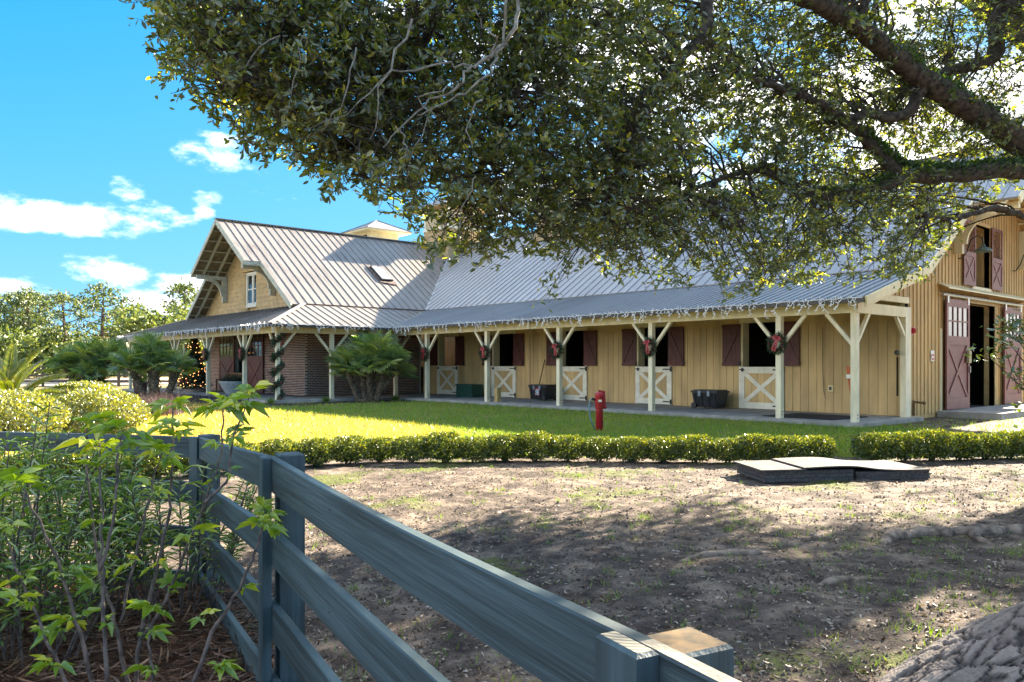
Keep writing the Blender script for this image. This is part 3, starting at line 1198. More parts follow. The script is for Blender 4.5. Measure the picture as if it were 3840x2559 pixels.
        sub('soffit', MB().quad((RX + s * HX, 15.0, wing_z(RX + HX) - .07), (RX + s * 6.4, 15.0, wing_z(RX + 6.4) - .07), (RX + s * 6.4, 15.9, wing_z(RX + 6.4) - .07), (RX + s * HX, 15.9, wing_z(RX + HX) - .07)), SOFFIT, barn)
        # bracket under the hood
        xb = RX + s * 2.9
        zb_ = wing_z(RX + HX) - .12
        bk = MB().box(xb - .08, xb + .08, 14.3, 15.86, zb_ - .19, zb_)
        bk.box(xb - .079, xb + .079, 15.62, 15.861, zb_ - 1.35, zb_ - .19)
        arc = []
        for i in range(13):
            a_ = i / 12 * PI / 2
            arc.append((15.62 - .8 * (1 - math.sin(a_)) - .02, zb_ - .2 - .85 * (1 - math.cos(a_))))
        for i in range(12):
            (ya, za), (yb, zb2) = arc[i], arc[i + 1]
            # convex arc from the beam end down to the post foot
            ya, yb = 14.85 + .78 * math.sin(i / 12 * PI / 2), 14.85 + .78 * math.sin((i + 1) / 12 * PI / 2)
            bk.bar((xb, ya, za), (xb, yb, zb2), .12, .15, (0, 0, 1))
        sub('bracket', bk, TRIM, barn)
    sub('ridge_beam_end', MB().box(RX - .1, RX + .1, 14.3, 15.9, RZ - .42, RZ - .16), TRIM, barn)
    fl = MB().box(RX - .12, RX + .12, 15.66, 15.86, 7.05, 7.2)
    sub('flood_light', fl, mat('lamp_white', (.7, .7, .66), .4, .05), barn)


build_wing_gable()


def build_east_gable():
    yw0, yw1 = 22.0, 34.8
    O0, O1, OZ = 26.2, 28.85, 3.3          # main door opening
    H0, H1, HZ0, HZ1 = 26.95, 28.4, 3.85, 5.8   # hay door
    def zr(y):
        return RZ - SL * abs(y - MY) - .1
    g = MB()
    X = XW
    def wallpoly(pts):
        g.prism([(X, y, z) for y, z in pts], (-.15, 0, 0))
    wallpoly([(yw0, -.1), (O0, -.1), (O0, zr(O0)), (yw0, zr(yw0))])
    wallpoly([(O1, -.1), (yw1, -.1), (yw1, zr(yw1)), (O1, zr(O1))])
    wallpoly([(O0, OZ), (O1, OZ), (O1, HZ0), (O0, HZ0)])
    wallpoly([(O0, HZ0), (H0, HZ0), (H0, zr(H0)), (O0, zr(O0))])
    wallpoly([(H1, HZ0), (O1, HZ0), (O1, zr(O1)), (H1, zr(H1))])
    wallpoly([(H0, HZ1), (H1, HZ1), (H1, zr(H1)), (MY, zr(MY)), (H0, zr(H0))])
    w = sub('east_wall', g, SIDING2, barn)
    # vertical battens
    y = yw0 + .24
    while y < yw1:
        spans = [(0.0, zr(y) - .02)]
        if O0 - .1 < y < O1 + .1:
            spans = [(OZ + .5, zr(y))]
        if H0 - .05 < y < H1 + .05:
            spans = [(HZ1 + .12, zr(y))]
            if y > 0:
                spans.append((OZ + .5, HZ0 - .18))
        for a, b in spans:
            if b - a > .08:
                sub('batten', MB().box(X + .001, X + .025, y - .022, y + .022, a, b), SIDING2, w)
        y += .252
    sub('corner_trim', MB().box(X + .001, X + .03, 21.96, 22.1, -.02, 3.8), POSTP, barn)
    # sliding doors
    xr = X + .1
    for a, b in ((24.46, 26.25), (29.4, 31.1)):
        d = MB()
        z0, z1 = .09, 3.32
        st = .13
        d.box(xr, xr + .05, a, a + st, z0, z1)
        d.box(xr, xr + .05, b - st, b, z0, z1)
        for q0, q1 in ((z0, .42), (1.98, 2.24), (3.1, z1)):
            d.box(xr, xr + .05, a + st, b - st, q0, q1)
        d.box(xr + .005, xr + .02, a + st, b - st, .42, 1.98)
        door = sub('sliding_door', d, DOORRED, barn)
        # X brace boards standing proud
        sub('brace', MB().bar((xr + .035, a + st, .42), (xr + .035, b - st, 1.98), .028, .1), DOORRED, door)
        sub('brace', MB().bar((xr + .031, a + st, 1.98), (xr + .031, b - st, .42), .022, .1), DOORRED, door)
        mw_ = (b - a - 2 * st)
        mun = MB()
        for k in range(1, 4):
            yy = a + st + mw_ * k / 4
            mun.box(xr + .004, xr + .046, yy - .022, yy + .022, 2.24, 3.1)
        mun.box(xr + .006, xr + .044, a + st, b - st, 2.66, 2.70)
        sub('muntin', mun, DOORRED, door)
        for k in range(4):
            for z0_, z1_ in ((2.24, 2.66), (2.70, 3.1)):
                ya = a + st + mw_ * k / 4 + .02
                yb = a + st + mw_ * (k + 1) / 4 - .02
                sub('pane', MB().box(xr + .018, xr + .026, ya, yb, z0_, z1_), mat('door_glass', (.045, .055, .04), .12, .4, 3, spec=.5), door)
        for yy in (a + .1, b - .1):
            sub('hanger', MB().box(xr + .051, xr + .062, yy - .05, yy + .05, 3.2, 3.42), GALV, door)
        sub('pull_handle', MB().box(xr + .051, xr + .09, b - .06, b - .03, 1.15, 1.35), GALV, door)
    sub('door_track', MB().tube([(xr + .03, 24.2, 3.43), (xr + .03, 31.2, 3.43)], .045, 8), GALV, barn)
    # hood over the track with little corbels
    hd = MB().add([(X, 24.15, 3.78), (X, 31.4, 3.78), (X + .32, 31.4, 3.62), (X + .32, 24.15, 3.62), (X, 24.15, 3.74), (X, 31.4, 3.74), (X + .32, 31.4, 3.58), (X + .32, 24.15, 3.58)],
                  [(0, 1, 2, 3)[::-1], (4, 5, 6, 7), (3, 2, 6, 7), (0, 3, 7, 4), (1, 2, 6, 5)])
    sub('track_hood', hd, CREAM, barn)
    y = 24.3
    while y < 31.4:
        sub('corbel', MB().prism([(X + .002, y, 3.5), (X + .002, y, 3.74), (X + .27, y, 3.6), (X + .27, y, 3.57)], (0, .05, 0)), RAFTER, barn)
        y += .3
    # opening trims and dark aisle
    t = MB().box(X - .3, X + .03, O0 - .1, O0, 0, OZ).box(X - .3, X + .03, O1, O1 + .14, 0, OZ).box(X - .3, X + .03, O0 - .1, O1 + .14, OZ, OZ + .16)
    sub('door_frame', t, RAFTER, barn)
    sub('jamb_strip', MB().box(X + .002, X + .04, 24.28, 24.42, 0, 2.45), CREAM, barn)
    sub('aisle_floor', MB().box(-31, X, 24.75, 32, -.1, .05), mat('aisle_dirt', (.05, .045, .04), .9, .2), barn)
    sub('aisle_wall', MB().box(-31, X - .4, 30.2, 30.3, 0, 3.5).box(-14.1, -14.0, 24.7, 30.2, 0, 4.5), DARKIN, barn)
    # hay door shutters with louvres and cross brace
    f = MB().box(X - .5, X + .03, H0 - .08, H0, HZ0, HZ1).box(X - .5, X + .03, H1, H1 + .05, HZ0, HZ1).box(X - .5, X + .04, H0 - .08, H1 + .05, HZ1, HZ1 + .1)
    sub('hay_door_frame', f, SIDING2, barn)
    sub('hay_door_sill', MB().box(X + .001, X + .05, H0 - .15, H1 + .05, HZ0 - .2, HZ0 - .01), CREAM, barn)
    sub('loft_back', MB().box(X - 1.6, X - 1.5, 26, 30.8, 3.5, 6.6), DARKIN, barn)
    for a, b in ((25.98, 26.97), (28.4, 29.4)):
        xs = X + .06
        z0, z1 = HZ0 - .02, HZ1 + .02
        sh = MB().box(xs, xs + .03, a, a + .1, z0, z1).box(xs, xs + .03, b - .1, b, z0, z1)
        for q0, q1 in ((z0, z0 + .13), (4.72, 4.86), (z1 - .1, z1)):
            sh.box(xs, xs + .03, a + .1, b - .1, q0, q1)
        sh.box(xs, xs + .012, a + .1, b - .1, z0 + .13, 4.72)
        s_ = sub('loft_shutter', sh, DOORRED, barn)
        z = 4.88
        while z < z1 - .12:
            sub('slat', MB().bar((xs + .015, a + .1, z), (xs + .015, b - .1, z), .045, .01, (1, 0, 1)), DOORRED, s_)
            z += .055
        sub('brace', MB().bar((xs + .022, a + .1, z0 + .13), (xs + .022, b - .1, 4.72), .018, .07), DOORRED, s_)
        sub('brace', MB().bar((xs + .019, a + .1, 4.72), (xs + .019, b - .1, z0 + .13), .012, .07), DOORRED, s_)
    # rakes
    for s in (-1, 1):
        c = Vector((-8.39, MY + s * (HOODY - .2), zr(MY + HOODY - .2) + .0))
        d = Vector((-8.39, MY + s * 6.4, zr(MY + 6.4)))
        sub('rake_board', MB().bar(c, d, .05, .22, (0, 0, 1)), CREAM, barn)
        a = Vector((-7.18, MY, RZ - .1))
        b = Vector((-7.18, MY + s * HOODY, zr(MY + HOODY)))
        sub('rake_board', MB().bar(a, b, .05, .22, (0, 0, 1)), CREAM, barn)
        sub('soffit', MB().quad((-9, MY, RZ - .07), (-7.2, MY, RZ - .07), (-7.2, MY + s * HOODY, zr(MY + HOODY) + .03), (-9, MY + s * HOODY, zr(MY + HOODY) + .03)), RAFTER, barn)
        sub('soffit', MB().quad((-9, MY + s * HOODY, zr(MY + HOODY) + .03), (-8.4, MY + s * HOODY, zr(MY + HOODY) + .03), (-8.4, MY + s * 6.4, zr(MY + 6.4) + .03), (-9, MY + s * 6.4, zr(MY + 6.4) + .03)), RAFTER, barn)
        t = .5
        while t < HOODY:
            sub('purlin', MB().bar((-9, MY + s * t, zr(MY + t) - .01), (-7.2, MY + s * t, zr(MY + t) - .01), .06, .06, (0, -s * SL, 1)), CREAM, barn)
            t += .6
        for xx in (-7.6, -8.4):
            sub('lookout', MB().bar((xx, MY, RZ - .17), (xx, MY + s * HOODY, zr(MY + HOODY) - .07), .1, .1), CREAM, barn)
        zz = zr(MY + HOODY)
        yb = MY + s * (HOODY - .4)
        bk = MB().box(-8.99, -7.3, yb - .08, yb + .08, zz - .16, zz + .02)
        bk.box(-8.99, -8.76, yb - .079, yb + .079, zz - 1.3, zz - .16)
        for i in range(10):
            a0, a1 = i / 10 * PI / 2, (i + 1) / 10 * PI / 2
            p = (-7.9 - .82 * math.sin(a0), yb, zz - .2 - .82 * (1 - math.cos(a0)))
            q = (-7.9 - .82 * math.sin(a1), yb, zz - .2 - .82 * (1 - math.cos(a1)))
            bk.bar(p, q, .12, .14)
        sub('bracket', bk, CREAM, barn)
    # lower rake of the porch roof
    sub('rake_board', MB().bar((-8.385, 18.32, 2.9), (-8.385, 22.05, 3.93), .05, .2), CREAM, barn)
    sub('rake_board', MB().bar((-8.44, 18.4, 2.82), (-8.44, 22.05, 3.82), .05, .14), CREAM, barn)
    # remaining outer walls
    o = MB().box(-52, -51.85, 22, 34.8, -.1, 4.0).box(-52, -9.15, 34.65, 34.8, -.1, 3.9).box(-51.85, -44.0, 22, 22.1, -.1, 3.9)
    sub('rear_walls', o, SIDING2, barn)


build_east_gable()


# brick base of the wing ---------------------------------------------------
def build_brick():
    yf, xe = 15.9, -32.0
    BD = [(-39.8, -38.1), ]        # door opening on the front (x range)
    body = MB()
    body.box(-43.8, BD[0][0], yf + .008, yf + .2, 0, 3.8)
    body.box(BD[0][1], xe - .008, yf + .008, yf + .2, 0, 3.8)
    body.box(BD[0][0], BD[0][1], yf + .008, yf + .2, 3.0, 3.8)
    body.box(xe - .2, xe - .008, yf + .2, 22.05, 0, 3.8)
    body.box(-43.8, -43.6, yf + .2, 22.05, 0, 3.8)
    wall = sub('brick_wall', body, MORTAR, barn)
    L_, H_ = .203, .0762
    cells = []
    for r in range(38):
        z = r * H_ + .006
        off = 0 if r % 2 == 0 else L_ / 2
        top = z > 2.70
        if top:
            continue
        x = xe - off
        while x > -43.8:
            a = max(x - L_ + .016, -43.8)
            b = x
            if off and x == xe - off:
                pass
            if not any(a < q and b > p for p, q in BD):
                cells.append(('f', a, b, z, z + H_ - .02))
            x -= L_
        if off:
            cells.append(('f', xe - off + .016, xe, z, z + H_ - .02))
        y = yf + (L_ - off) if not off else yf + .0
        y = yf + .012 + off
        while y < 21.95:
            a, b = y, min(y + L_ - .016, 21.95)
            cells.append(('s', a, b, z, z + H_ - .02))
            y += L_
    # soldier course along the top
    x = xe
    while x > -43.8:
        cells.append(('f', x - .062, x, 2.72, 2.92))
        x -= .0735
    y = yf + .012
    while y < 21.95:
        cells.append(('s', y, y + .062, 2.72, 2.92))
        y += .0735
    def dist(c):
        p = (c[1] + c[2]) / 2
        P = Vector((p, yf, c[3])) if c[0] == 'f' else Vector((xe, p, c[3]))
        return P.length + (6 if c[0] == 's' and 16.9 < p < 19.6 else 0) + (4 if c[4] - c[3] > .1 else 0)
    cells.sort(key=dist)
    meshes = {}
    rest = MB()
    cnt = 0
    for c in cells:
        k, a, b, z0, z1 = c
        dpt = .012
        if cnt < 300 and z1 - z0 < .1 and b - a > .18:
            key = k
            if key not in meshes:
                w = L_ - .016
                h = H_ - .02
                mb = MB()
                if k == 'f':
                    mb.box(-w / 2, w / 2, 0, dpt, 0, h)
                else:
                    mb.box(-dpt, 0, -w / 2, w / 2, 0, h)
                meshes[key] = mb.mesh('brick', BRICK)
            j = random.uniform(-.002, .003)
            p = Vector(((a + b) / 2, yf - .003 + j, z0)) if k == 'f' else Vector((xe + .003 + j, (a + b) / 2, z0))
            link('brick', meshes[key], wall, Matrix.Translation(p))
            cnt += 1
        else:
            j = random.uniform(-.002, .003)
            if k == 'f':
                rest.box(a, b, yf - .003 + j, yf + .009, z0, z1)
            else:
                rest.box(xe - .009, xe + .003 + j, a, b, z0, z1)
    bm_ = bpy.data.materials.new('brick_clay_far')
    bm_.use_nodes = True
    nt = bm_.node_tree
    p = nt.nodes['Principled BSDF']
    p.inputs['Roughness'].default_value = .85
    g = nt.nodes.new('ShaderNodeNewGeometry')
    cr = nt.nodes.new('ShaderNodeValToRGB')
    e = cr.color_ramp.elements
    e[0].color = (.12, .055, .04, 1)
    e[1].color = (.30, .15, .11, 1)
    nt.links.new(g.outputs['Random Per Island'], cr.inputs[0])
    nt.links.new(cr.outputs[0], p.inputs['Base Color'])
    r = sub('bricks', rest, bm_, wall)
    r['kind'] = 'stuff'
    # sliding doors in the brick front
    for a, b in ((-41.75, -39.72), (-38.2, -36.2)):
        y = yf - .1
        d = MB()
        st = .13
        for q in ((a, a + st, .04, 2.98), (b - st, b, .04, 2.98), (a + st, b - st, .04, .2), (a + st, b - st, 1.62, 1.82), (a + st, b - st, 2.84, 2.98)):
            d.box(q[0], q[1], y, y + .05, q[2], q[3])
        d.box(a + st, b - st, y + .03, y + .045, .2, 1.62)
        door = sub('sliding_door', d, MAROON2, barn)
        sub('brace', MB().bar((a + st, y + .014, .2), (b - st, y + .014, 1.62), .028, .1), MAROON2, door)
        sub('brace', MB().bar((a + st, y + .018, 1.62), (b - st, y + .018, .2), .022, .1), MAROON2, door)
        w_ = b - a - 2 * st
        mu = MB()
        for k in range(1, 4):
            xx = a + st + w_ * k / 4
            mu.box(xx - .03, xx + .03, y + .003, y + .045, 1.82, 2.84)
        mu.box(a + st, b - st, y + .005, y + .043, 2.31, 2.35)
        sub('muntin', mu, MAROON2, door)
        for k in range(4):
            sub('pane', MB().box(a + st + w_ * k / 4 + .02, a + st + w_ * (k + 1) / 4 - .02, y + .02, y + .03, 1.82, 2.84), GLASS, door)
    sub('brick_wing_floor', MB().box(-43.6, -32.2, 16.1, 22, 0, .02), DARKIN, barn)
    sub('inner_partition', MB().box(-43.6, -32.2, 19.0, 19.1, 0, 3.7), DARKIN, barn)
    # east side window with a soldier sill
    wn = MB().box(-32.0, -31.96, 17.4, 18.7, .86, .98).box(-32.0, -31.97, 17.4, 17.5, .98, 2.3).box(-32.0, -31.97, 18.6, 18.7, .98, 2.3).box(-32.0, -31.97, 17.5, 18.6, 2.2, 2.3)
    ww = sub('window', wn, CREAM, barn)
    sub('pane', MB().box(-31.995, -31.985, 17.5, 18.6, .98, 2.2), GLASS, ww)
    # small fittings
    sub('fire_alarm', MB().box(-34.3, -34.12, yf - .08, yf - .004, 2.16, 2.4), mat('alarm_red', (.42, .02, .025), .4, .08), barn)


MAROON2 = mat('dark_door_paint', (0.15, 0.052, 0.048), 0.55, 0.1, 4.0, bump=0.1)
build_brick()


# towers on the ridge ------------------------------------------------------
def build_tower(nm, cx, cy, hw, zb, z1, z2, ov):
    t = MB()
    t.box(cx - hw + .04, cx + hw - .04, cy - hw + .04, cy + hw - .04, zb, z2)
    core = sub(nm, t, SHINGLE, barn)
    z = zb + .02
    c = .21
    while z < z1 - .02:
        fl = max(0, (z1 - z) / (z1 - zb)) ** 3 * .16
        for (ax, s) in (('x', -1), ('x', 1), ('y', -1), ('y', 1)):
            lo = -hw - fl
            while lo < hw + fl - .02:
                hi = min(lo + random.uniform(.35, .7), hw + fl)
                o = hw + fl + .02
                if ax == 'y':
                    v = [(cx + lo + .002, cy + s * o, z), (cx + hi - .002, cy + s * o, z), (cx + hi - .002, cy + s * (o - .03), z + c), (cx + lo + .002, cy + s * (o - .03), z + c)]
                else:
                    v = [(cx + s * o, cy + lo + .002, z), (cx + s * o, cy + hi - .002, z), (cx + s * (o - .03), cy + hi - .002, z + c), (cx + s * (o - .03), cy + lo + .002, z + c)]
                n = Vector((0, -s * .02, 0)) if ax == 'y' else Vector((-s * .02, 0, 0))
                sub('shingle', MB().prism(v, n), SHINGLE, core)
                lo = hi
        z += c
    # louvred lantern
    fr = MB()
    for sx in (-1, 1):
        for sy in (-1, 1):
            fr.box(cx + sx * (hw - .08) - .08, cx + sx * (hw - .08) + .08, cy + sy * (hw - .08) - .08, cy + sy * (hw - .08) + .08, z1, z2)
    fr.box(cx - hw - .05, cx + hw + .05, cy - hw - .05, cy + hw + .05, z1 - .03, z1 + .08)
    fr.box(cx - hw - .03, cx + hw + .03, cy - hw - .03, cy + hw + .03, z2 - .15, z2)
    sub('lantern_frame', fr, WHITE, core)
    z = z1 + .14
    while z < z2 - .2:
        for s in (-1, 1):
            sub('louvre', MB().bar((cx - hw + .16, cy + s * (hw - .02), z), (cx + hw - .16, cy + s * (hw - .02), z), .09, .015, (0, -s * .8, 1)), WHITE, core)
            sub('louvre', MB().bar((cx + s * (hw - .02), cy - hw + .16, z), (cx + s * (hw - .02), cy + hw - .16, z), .09, .015, (-s * .8, 0, 1)), WHITE, core)
        z += .12
    e = hw + ov
    r = MB().add([(cx - e, cy - e, z2), (cx + e, cy - e, z2), (cx + e, cy + e, z2), (cx - e, cy + e, z2), (cx, cy, z2 + e * .55)],
                 [(3, 2, 1, 0), (0, 1, 4), (1, 2, 4), (2, 3, 4), (3, 0, 4)])
    sub('tower_roof', r, ROOF_C, core)
    sub('tower_eave', MB().box(cx - e + .03, cx + e - .03, cy - e + .03, cy + e - .03, z2 - .1, z2 - .005), RAFTER, core)


build_tower('ridge_tower', -37.8, 28.3, 1.2, 6.9, 9.35, 10.6, .62)
build_tower('ridge_tower', -28.3, MY, 1.05, 7.6, 8.75, 10.1, .6)


def build_cupola():
    cx, cy = -46.5, MY
    hw = 1.05
    c = sub('cupola', MB().box(cx - hw, cx + hw, cy - hw, cy + hw, 7.6, 10.35), CREAM, barn)
    e = 1.75
    z2 = 10.38
    r = MB().add([(cx - e, cy - e, z2), (cx + e, cy - e, z2), (cx + e, cy + e, z2), (cx - e, cy + e, z2), (cx, cy, z2 + .85)],
                 [(3, 2, 1, 0), (0, 1, 4), (1, 2, 4), (2, 3, 4), (3, 0, 4)])
    for sx, sy in ((1, 1), (1, -1), (-1, 1), (-1, -1)):
        r.bar((cx + sx * e, cy + sy * e, z2 + .02), (cx, cy, z2 + .87), .08, .04)
    sub('cupola_roof', r, ROOF_C, c)
    sub('eave_board', MB().box(cx - e + .05, cx + e - .05, cy - e + .05, cy + e - .05, z2 - .1, z2 - .004), CREAM, c)
    sub('vent', MB().box(cx - .5, cx + .5, cy - hw - .02, cy - hw + .01, 9.6, 10.1), DARKIN, c)


build_cupola()

# skylight on the wing roof
def build_skylight():
    n = Vector((SL, 0, 1)).normalized()
    def P(x, y, h):
        return Vector((x, y, wing_z(x))) + n * h
    sk = MB().prism([P(-34.85, 20.85, 0), P(-33.72, 20.85, 0), P(-33.72, 21.52, 0), P(-34.85, 21.52, 0)], n * .14)
    s = sub('skylight', sk, BLACK, barn)
    sub('pane', MB().prism([P(-34.8, 20.9, .141), P(-33.78, 20.9, .141), P(-33.78, 21.47, .141), P(-34.8, 21.47, .141)], n * .01), mat('skylight_glass', (.35, .37, .4), .1, .1, spec=.8), s)
    fl = MB().prism([P(-34.95, 20.72, .052), P(-33.6, 20.72, .052), P(-33.45, 21.62, .052), P(-34.95, 21.62, .052)], n * .01)
    sub('flashing', fl, mat('skylight_flashing', (.13, .09, .08), .6, .3, 6), s)


build_skylight()


def build_fittings():
    # gooseneck lamps on the east wall
    for y, z in ((25.75, 4.75), (30.6, 4.75)):
        pts = [(XW, y, z - .15), (XW + .12, y, z - .15), (XW + .25, y, z + .05), (XW + .36, y, z + .38), (XW + .52, y, z + .48), (XW + .66, y, z + .38), (XW + .68, y, z + .22)]
        l = sub('gooseneck_lamp', MB().tube(pts, .018, 6), BLACK, barn)
        sub('lamp_shade', MB().lathe([(.04, .2), (.06, .12), (.2, .04), (.25, -.03), (.24, -.04), (.05, .02)], (XW + .68, y, z + .02), 20), mat('shade_green', (.10, .13, .10), .4, .1), l, smooth=True)
    # alarm, sign, spigot, mailbox on the wall
    sub('alarm_bell', MB().box(XW + .001, XW + .09, 22.12, 22.34, 2.22, 2.42).ball((XW + .1, 22.25, 2.32), .08, 10, 6), MATS['alarm_red'], barn)
    s = sub('notice', MB().box(XW + .026, XW + .03, 23.62, 23.88, 1.5, 1.8), WHITE, barn)
    sub('notice_panel', MB().box(XW + .031, XW + .033, 23.65, 23.85, 1.53, 1.70), MATS['alarm_red'], s)
    sub('notice_panel', MB().box(XW + .034, XW + .036, 23.70, 23.80, 1.58, 1.65), WHITE, s)
    sub('document_box', MB().box(XW + .155, XW + .23, 25.97, 26.17, 1.45, 1.82), mat('box_tan', (.42, .36, .2), .6, .1), barn)
    sp = MB().tube([(XW + .05, 22.4, 0), (XW + .05, 22.4, .42)], .035, 8).tube([(XW + .05, 22.4, .38), (XW + .3, 22.45, .36)], .03, 8).ball((XW + .3, 22.45, .36), .055, 8, 5)
    sub('standpipe', sp, mat('rusty_pipe', (.20, .12, .05), .6, .2), barn)
    o = MB().box(-11.15, -11.0, 21.93, 21.977, .62, .8)
    ol = sub('outlet', o, CREAM, barn)
    sub('cover', MB().box(-11.11, -11.04, 21.915, 21.929, .66, .76), GUTTER, ol)
    sub('cable', MB().tube([(-11.32, 21.96, 2.5), (-11.32, 21.95, 1.3), (-11.27, 21.93, .6), (-11.2, 21.9, .42)], .008, 5), GUTTER, barn)
    sub('floodlight', MB().ball((-9.0, 21.45, 1.72), .07, 8, 5), GUTTER, barn)
    sub('downpipe', MB().tube([(-9.2, 21.95, 1.6), (-9.2, 21.95, .55)], .02, 6), BLACK, barn)
    sub('meter_box', MB().box(-31.98, -31.88, 20.6, 20.8, 1.3, 1.7), GUTTER, barn)


build_fittings()


# ---------------------------------------------------------------- board fence
FPAINT = mat('fence_paint', (0.052, 0.086, 0.096), 0.6, 0.28, 3.0, stretch=(.35, .35, 9), bump=0.25, bscale=9, spec=0.45, detail=9)
FPOST = mat('fence_post_paint', (0.05, 0.083, 0.094), 0.6, 0.25, 2.0, stretch=(8, 8, .5), bump=0.25, bscale=6, spec=0.45, detail=8)
FTOP = mat('weathered_wood', (0.30, 0.27, 0.21), 0.85, 0.3, 8.0, stretch=(1, 1, 1), bump=0.5, bscale=30)


def cutmat(name, light, dark):
    m = bpy.data.materials.new(name)
    m.use_nodes = True
    nt = m.node_tree
    p = nt.nodes['Principled BSDF']
    p.inputs['Roughness'].default_value = .85
    tc = nt.nodes.new('ShaderNodeTexCoord')
    mp = nt.nodes.new('ShaderNodeMapping')
    mp.inputs['Location'].default_value = (.09, -.12, 0)
    wv = nt.nodes.new('ShaderNodeTexWave')
    wv.wave_type = 'RINGS'
    wv.rings_direction = 'Z'
    wv.inputs['Scale'].default_value = 26
    wv.inputs['Distortion'].default_value = 1.2
    wv.inputs['Detail'].default_value = 2
    cr = nt.nodes.new('ShaderNodeValToRGB')
    cr.color_ramp.elements[0].color = (*dark, 1)
    cr.color_ramp.elements[1].color = (*light, 1)
    cr.color_ramp.elements[0].position = .2
    nt.links.new(tc.outputs['Object'], mp.inputs[0])
    nt.links.new(mp.outputs[0], wv.inputs[0])
    nt.links.new(wv.outputs[0], cr.inputs[0])
    nt.links.new(cr.outputs[0], p.inputs['Base Color'])
    return m


CUT = cutmat('cut_end_grain', (.33, .30, .22), (.13, .12, .09))
CUTL = mat('lichen_cut_top', (.17, .105, .045), .9, .3, 30, col2=(.05, .042, .026))
TOPZ = {-1: 0.86, 0: 0.869, 1: 0.981, 2: 0.984, 3: 0.985}


def build_fence():
    f = thing('paddock_fence', 'dark green four-board paddock fence with square posts running through the foreground', 'fence', gnd(-1.1, 3.57))
    pts = [(FENCE[i], t) for i, t in ((2, .86), (3, .865), (4, .869), (5, .981), (6, .984), (7, .986))]
    rs = .33
    bh = .152
    def dirn(a, b):
        v = Vector((b[0] - a[0], b[1] - a[1]))
        return v.normalized()
    for i in range(len(pts) - 1):
        (a, ta), (b, tb) = pts[i], pts[i + 1]
        t = dirn(a, b)
        for k in range(4):
            n = 9
            path_top = []
            mb = MB()
            # a board that bows a little between its posts
            sag = {3: -.018}.get(i, random.uniform(-.006, .006)) if k == 0 else random.uniform(-.006, .006)
            for q in range(n):
                u = q / (n - 1)
                s_, d_ = a[0] + (b[0] - a[0]) * u, a[1] + (b[1] - a[1]) * u
                z = (ta + (tb - ta) * u) - k * rs + sag * math.sin(u * PI)
                nrm = Vector((-t[1], t[0]))        # towards the yard side
                if nrm.dot(Vector((1, .2))) < 0:
                    nrm = -nrm
                p = Vector((s_, d_))
                th = .034
                for (o, zz) in ((0, z - bh), (0, z - .004), (.004, z), (th - .004, z), (th, z - .004), (th, z - bh)):
                    w = cw(p[0] + nrm[0] * o, p[1] + nrm[1] * o, zz)
                    mb.v.append(tuple(w))
            for q in range(n - 1):
                for e in range(6):
                    e2 = (e + 1) % 6
                    mb.f.append((q * 6 + e, q * 6 + e2, (q + 1) * 6 + e2, (q + 1) * 6 + e))
            mb.f.append(tuple(range(6)))
            mb.f.append(tuple(range((n - 1) * 6, n * 6))[::-1])
            me = mb.mesh('board', [FPAINT, FTOP])
            for pl in me.polygons:
                pl.material_index = 1 if (abs(pl.normal.z) > .9 and pl.center.z > 0 and i >= 4) else 0
            bo = link('board', me, f)
            if i >= 2:
                link('knot', MB().ball(tuple(cw(a[0] + (b[0] - a[0]) * .37 + nrm[0] * .003, a[1] + (b[1] - a[1]) * .37 + nrm[1] * .003, ta - k * rs - random.uniform(.04, .11))), .006, 8, 4).mesh('knot', BLACK), bo)
    for i, (p, tz) in enumerate(pts):
        a = pts[max(i - 1, 0)][0]
        b = pts[min(i + 1, len(pts) - 1)][0]
        t = dirn(a, b)
        nrm = Vector((-t[1], t[0]))
        if nrm.dot(Vector((1, .2))) < 0:
            nrm = -nrm
        P = Vector(p)
        def blk(c, w, th, z0, z1, m, nm, ch=.006):
            # upright with slightly eased top, local origin at the top centre
            mb = MB()
            ex = Vector((RT[0] * t[0] + FW[0] * t[1], RT[1] * t[0] + FW[1] * t[1], 0))
            ey = Vector((RT[0] * nrm[0] + FW[0] * nrm[1], RT[1] * nrm[0] + FW[1] * nrm[1], 0))
            o = cw(c[0], c[1], z1)
            rings = [(0, z0 - z1), (0, -ch), (ch, 0)]
            for ins, zz in rings:
                for sx, sy in ((-1, -1), (1, -1), (1, 1), (-1, 1)):
                    mb.v.append(tuple(ex * (sx * (w / 2 - ins)) + ey * (sy * (th / 2 - ins)) + Vector((0, 0, zz))))
            for r in range(2):
                for k in range(4):
                    k2 = (k + 1) % 4
                    mb.f.append((r * 4 + k, r * 4 + k2, (r + 1) * 4 + k2, (r + 1) * 4 + k))
            mb.f.append((8, 9, 10, 11))
            me = mb.mesh(nm, m)
            for pl in me.polygons:
                pl.material_index = 1 if abs(pl.normal.z) > .9 else 0
            link(nm, me, f, Matrix.Translation(o))
        g0 = float(gz(P[0], P[1])) - .1
        big = i == 4
        pc = P + nrm * (.034 + .056)
        blk(pc, .12 if not big else .1, .11, g0, tz + (-.012 if big else .012), [FPOST, CUTL if big else FPOST], 'post')
        bc = P - nrm * .021
        blk(bc, .10 if not big else .105, .04, g0, tz + .004, [FPOST, CUT if big else FPOST], 'batten')


build_fence()


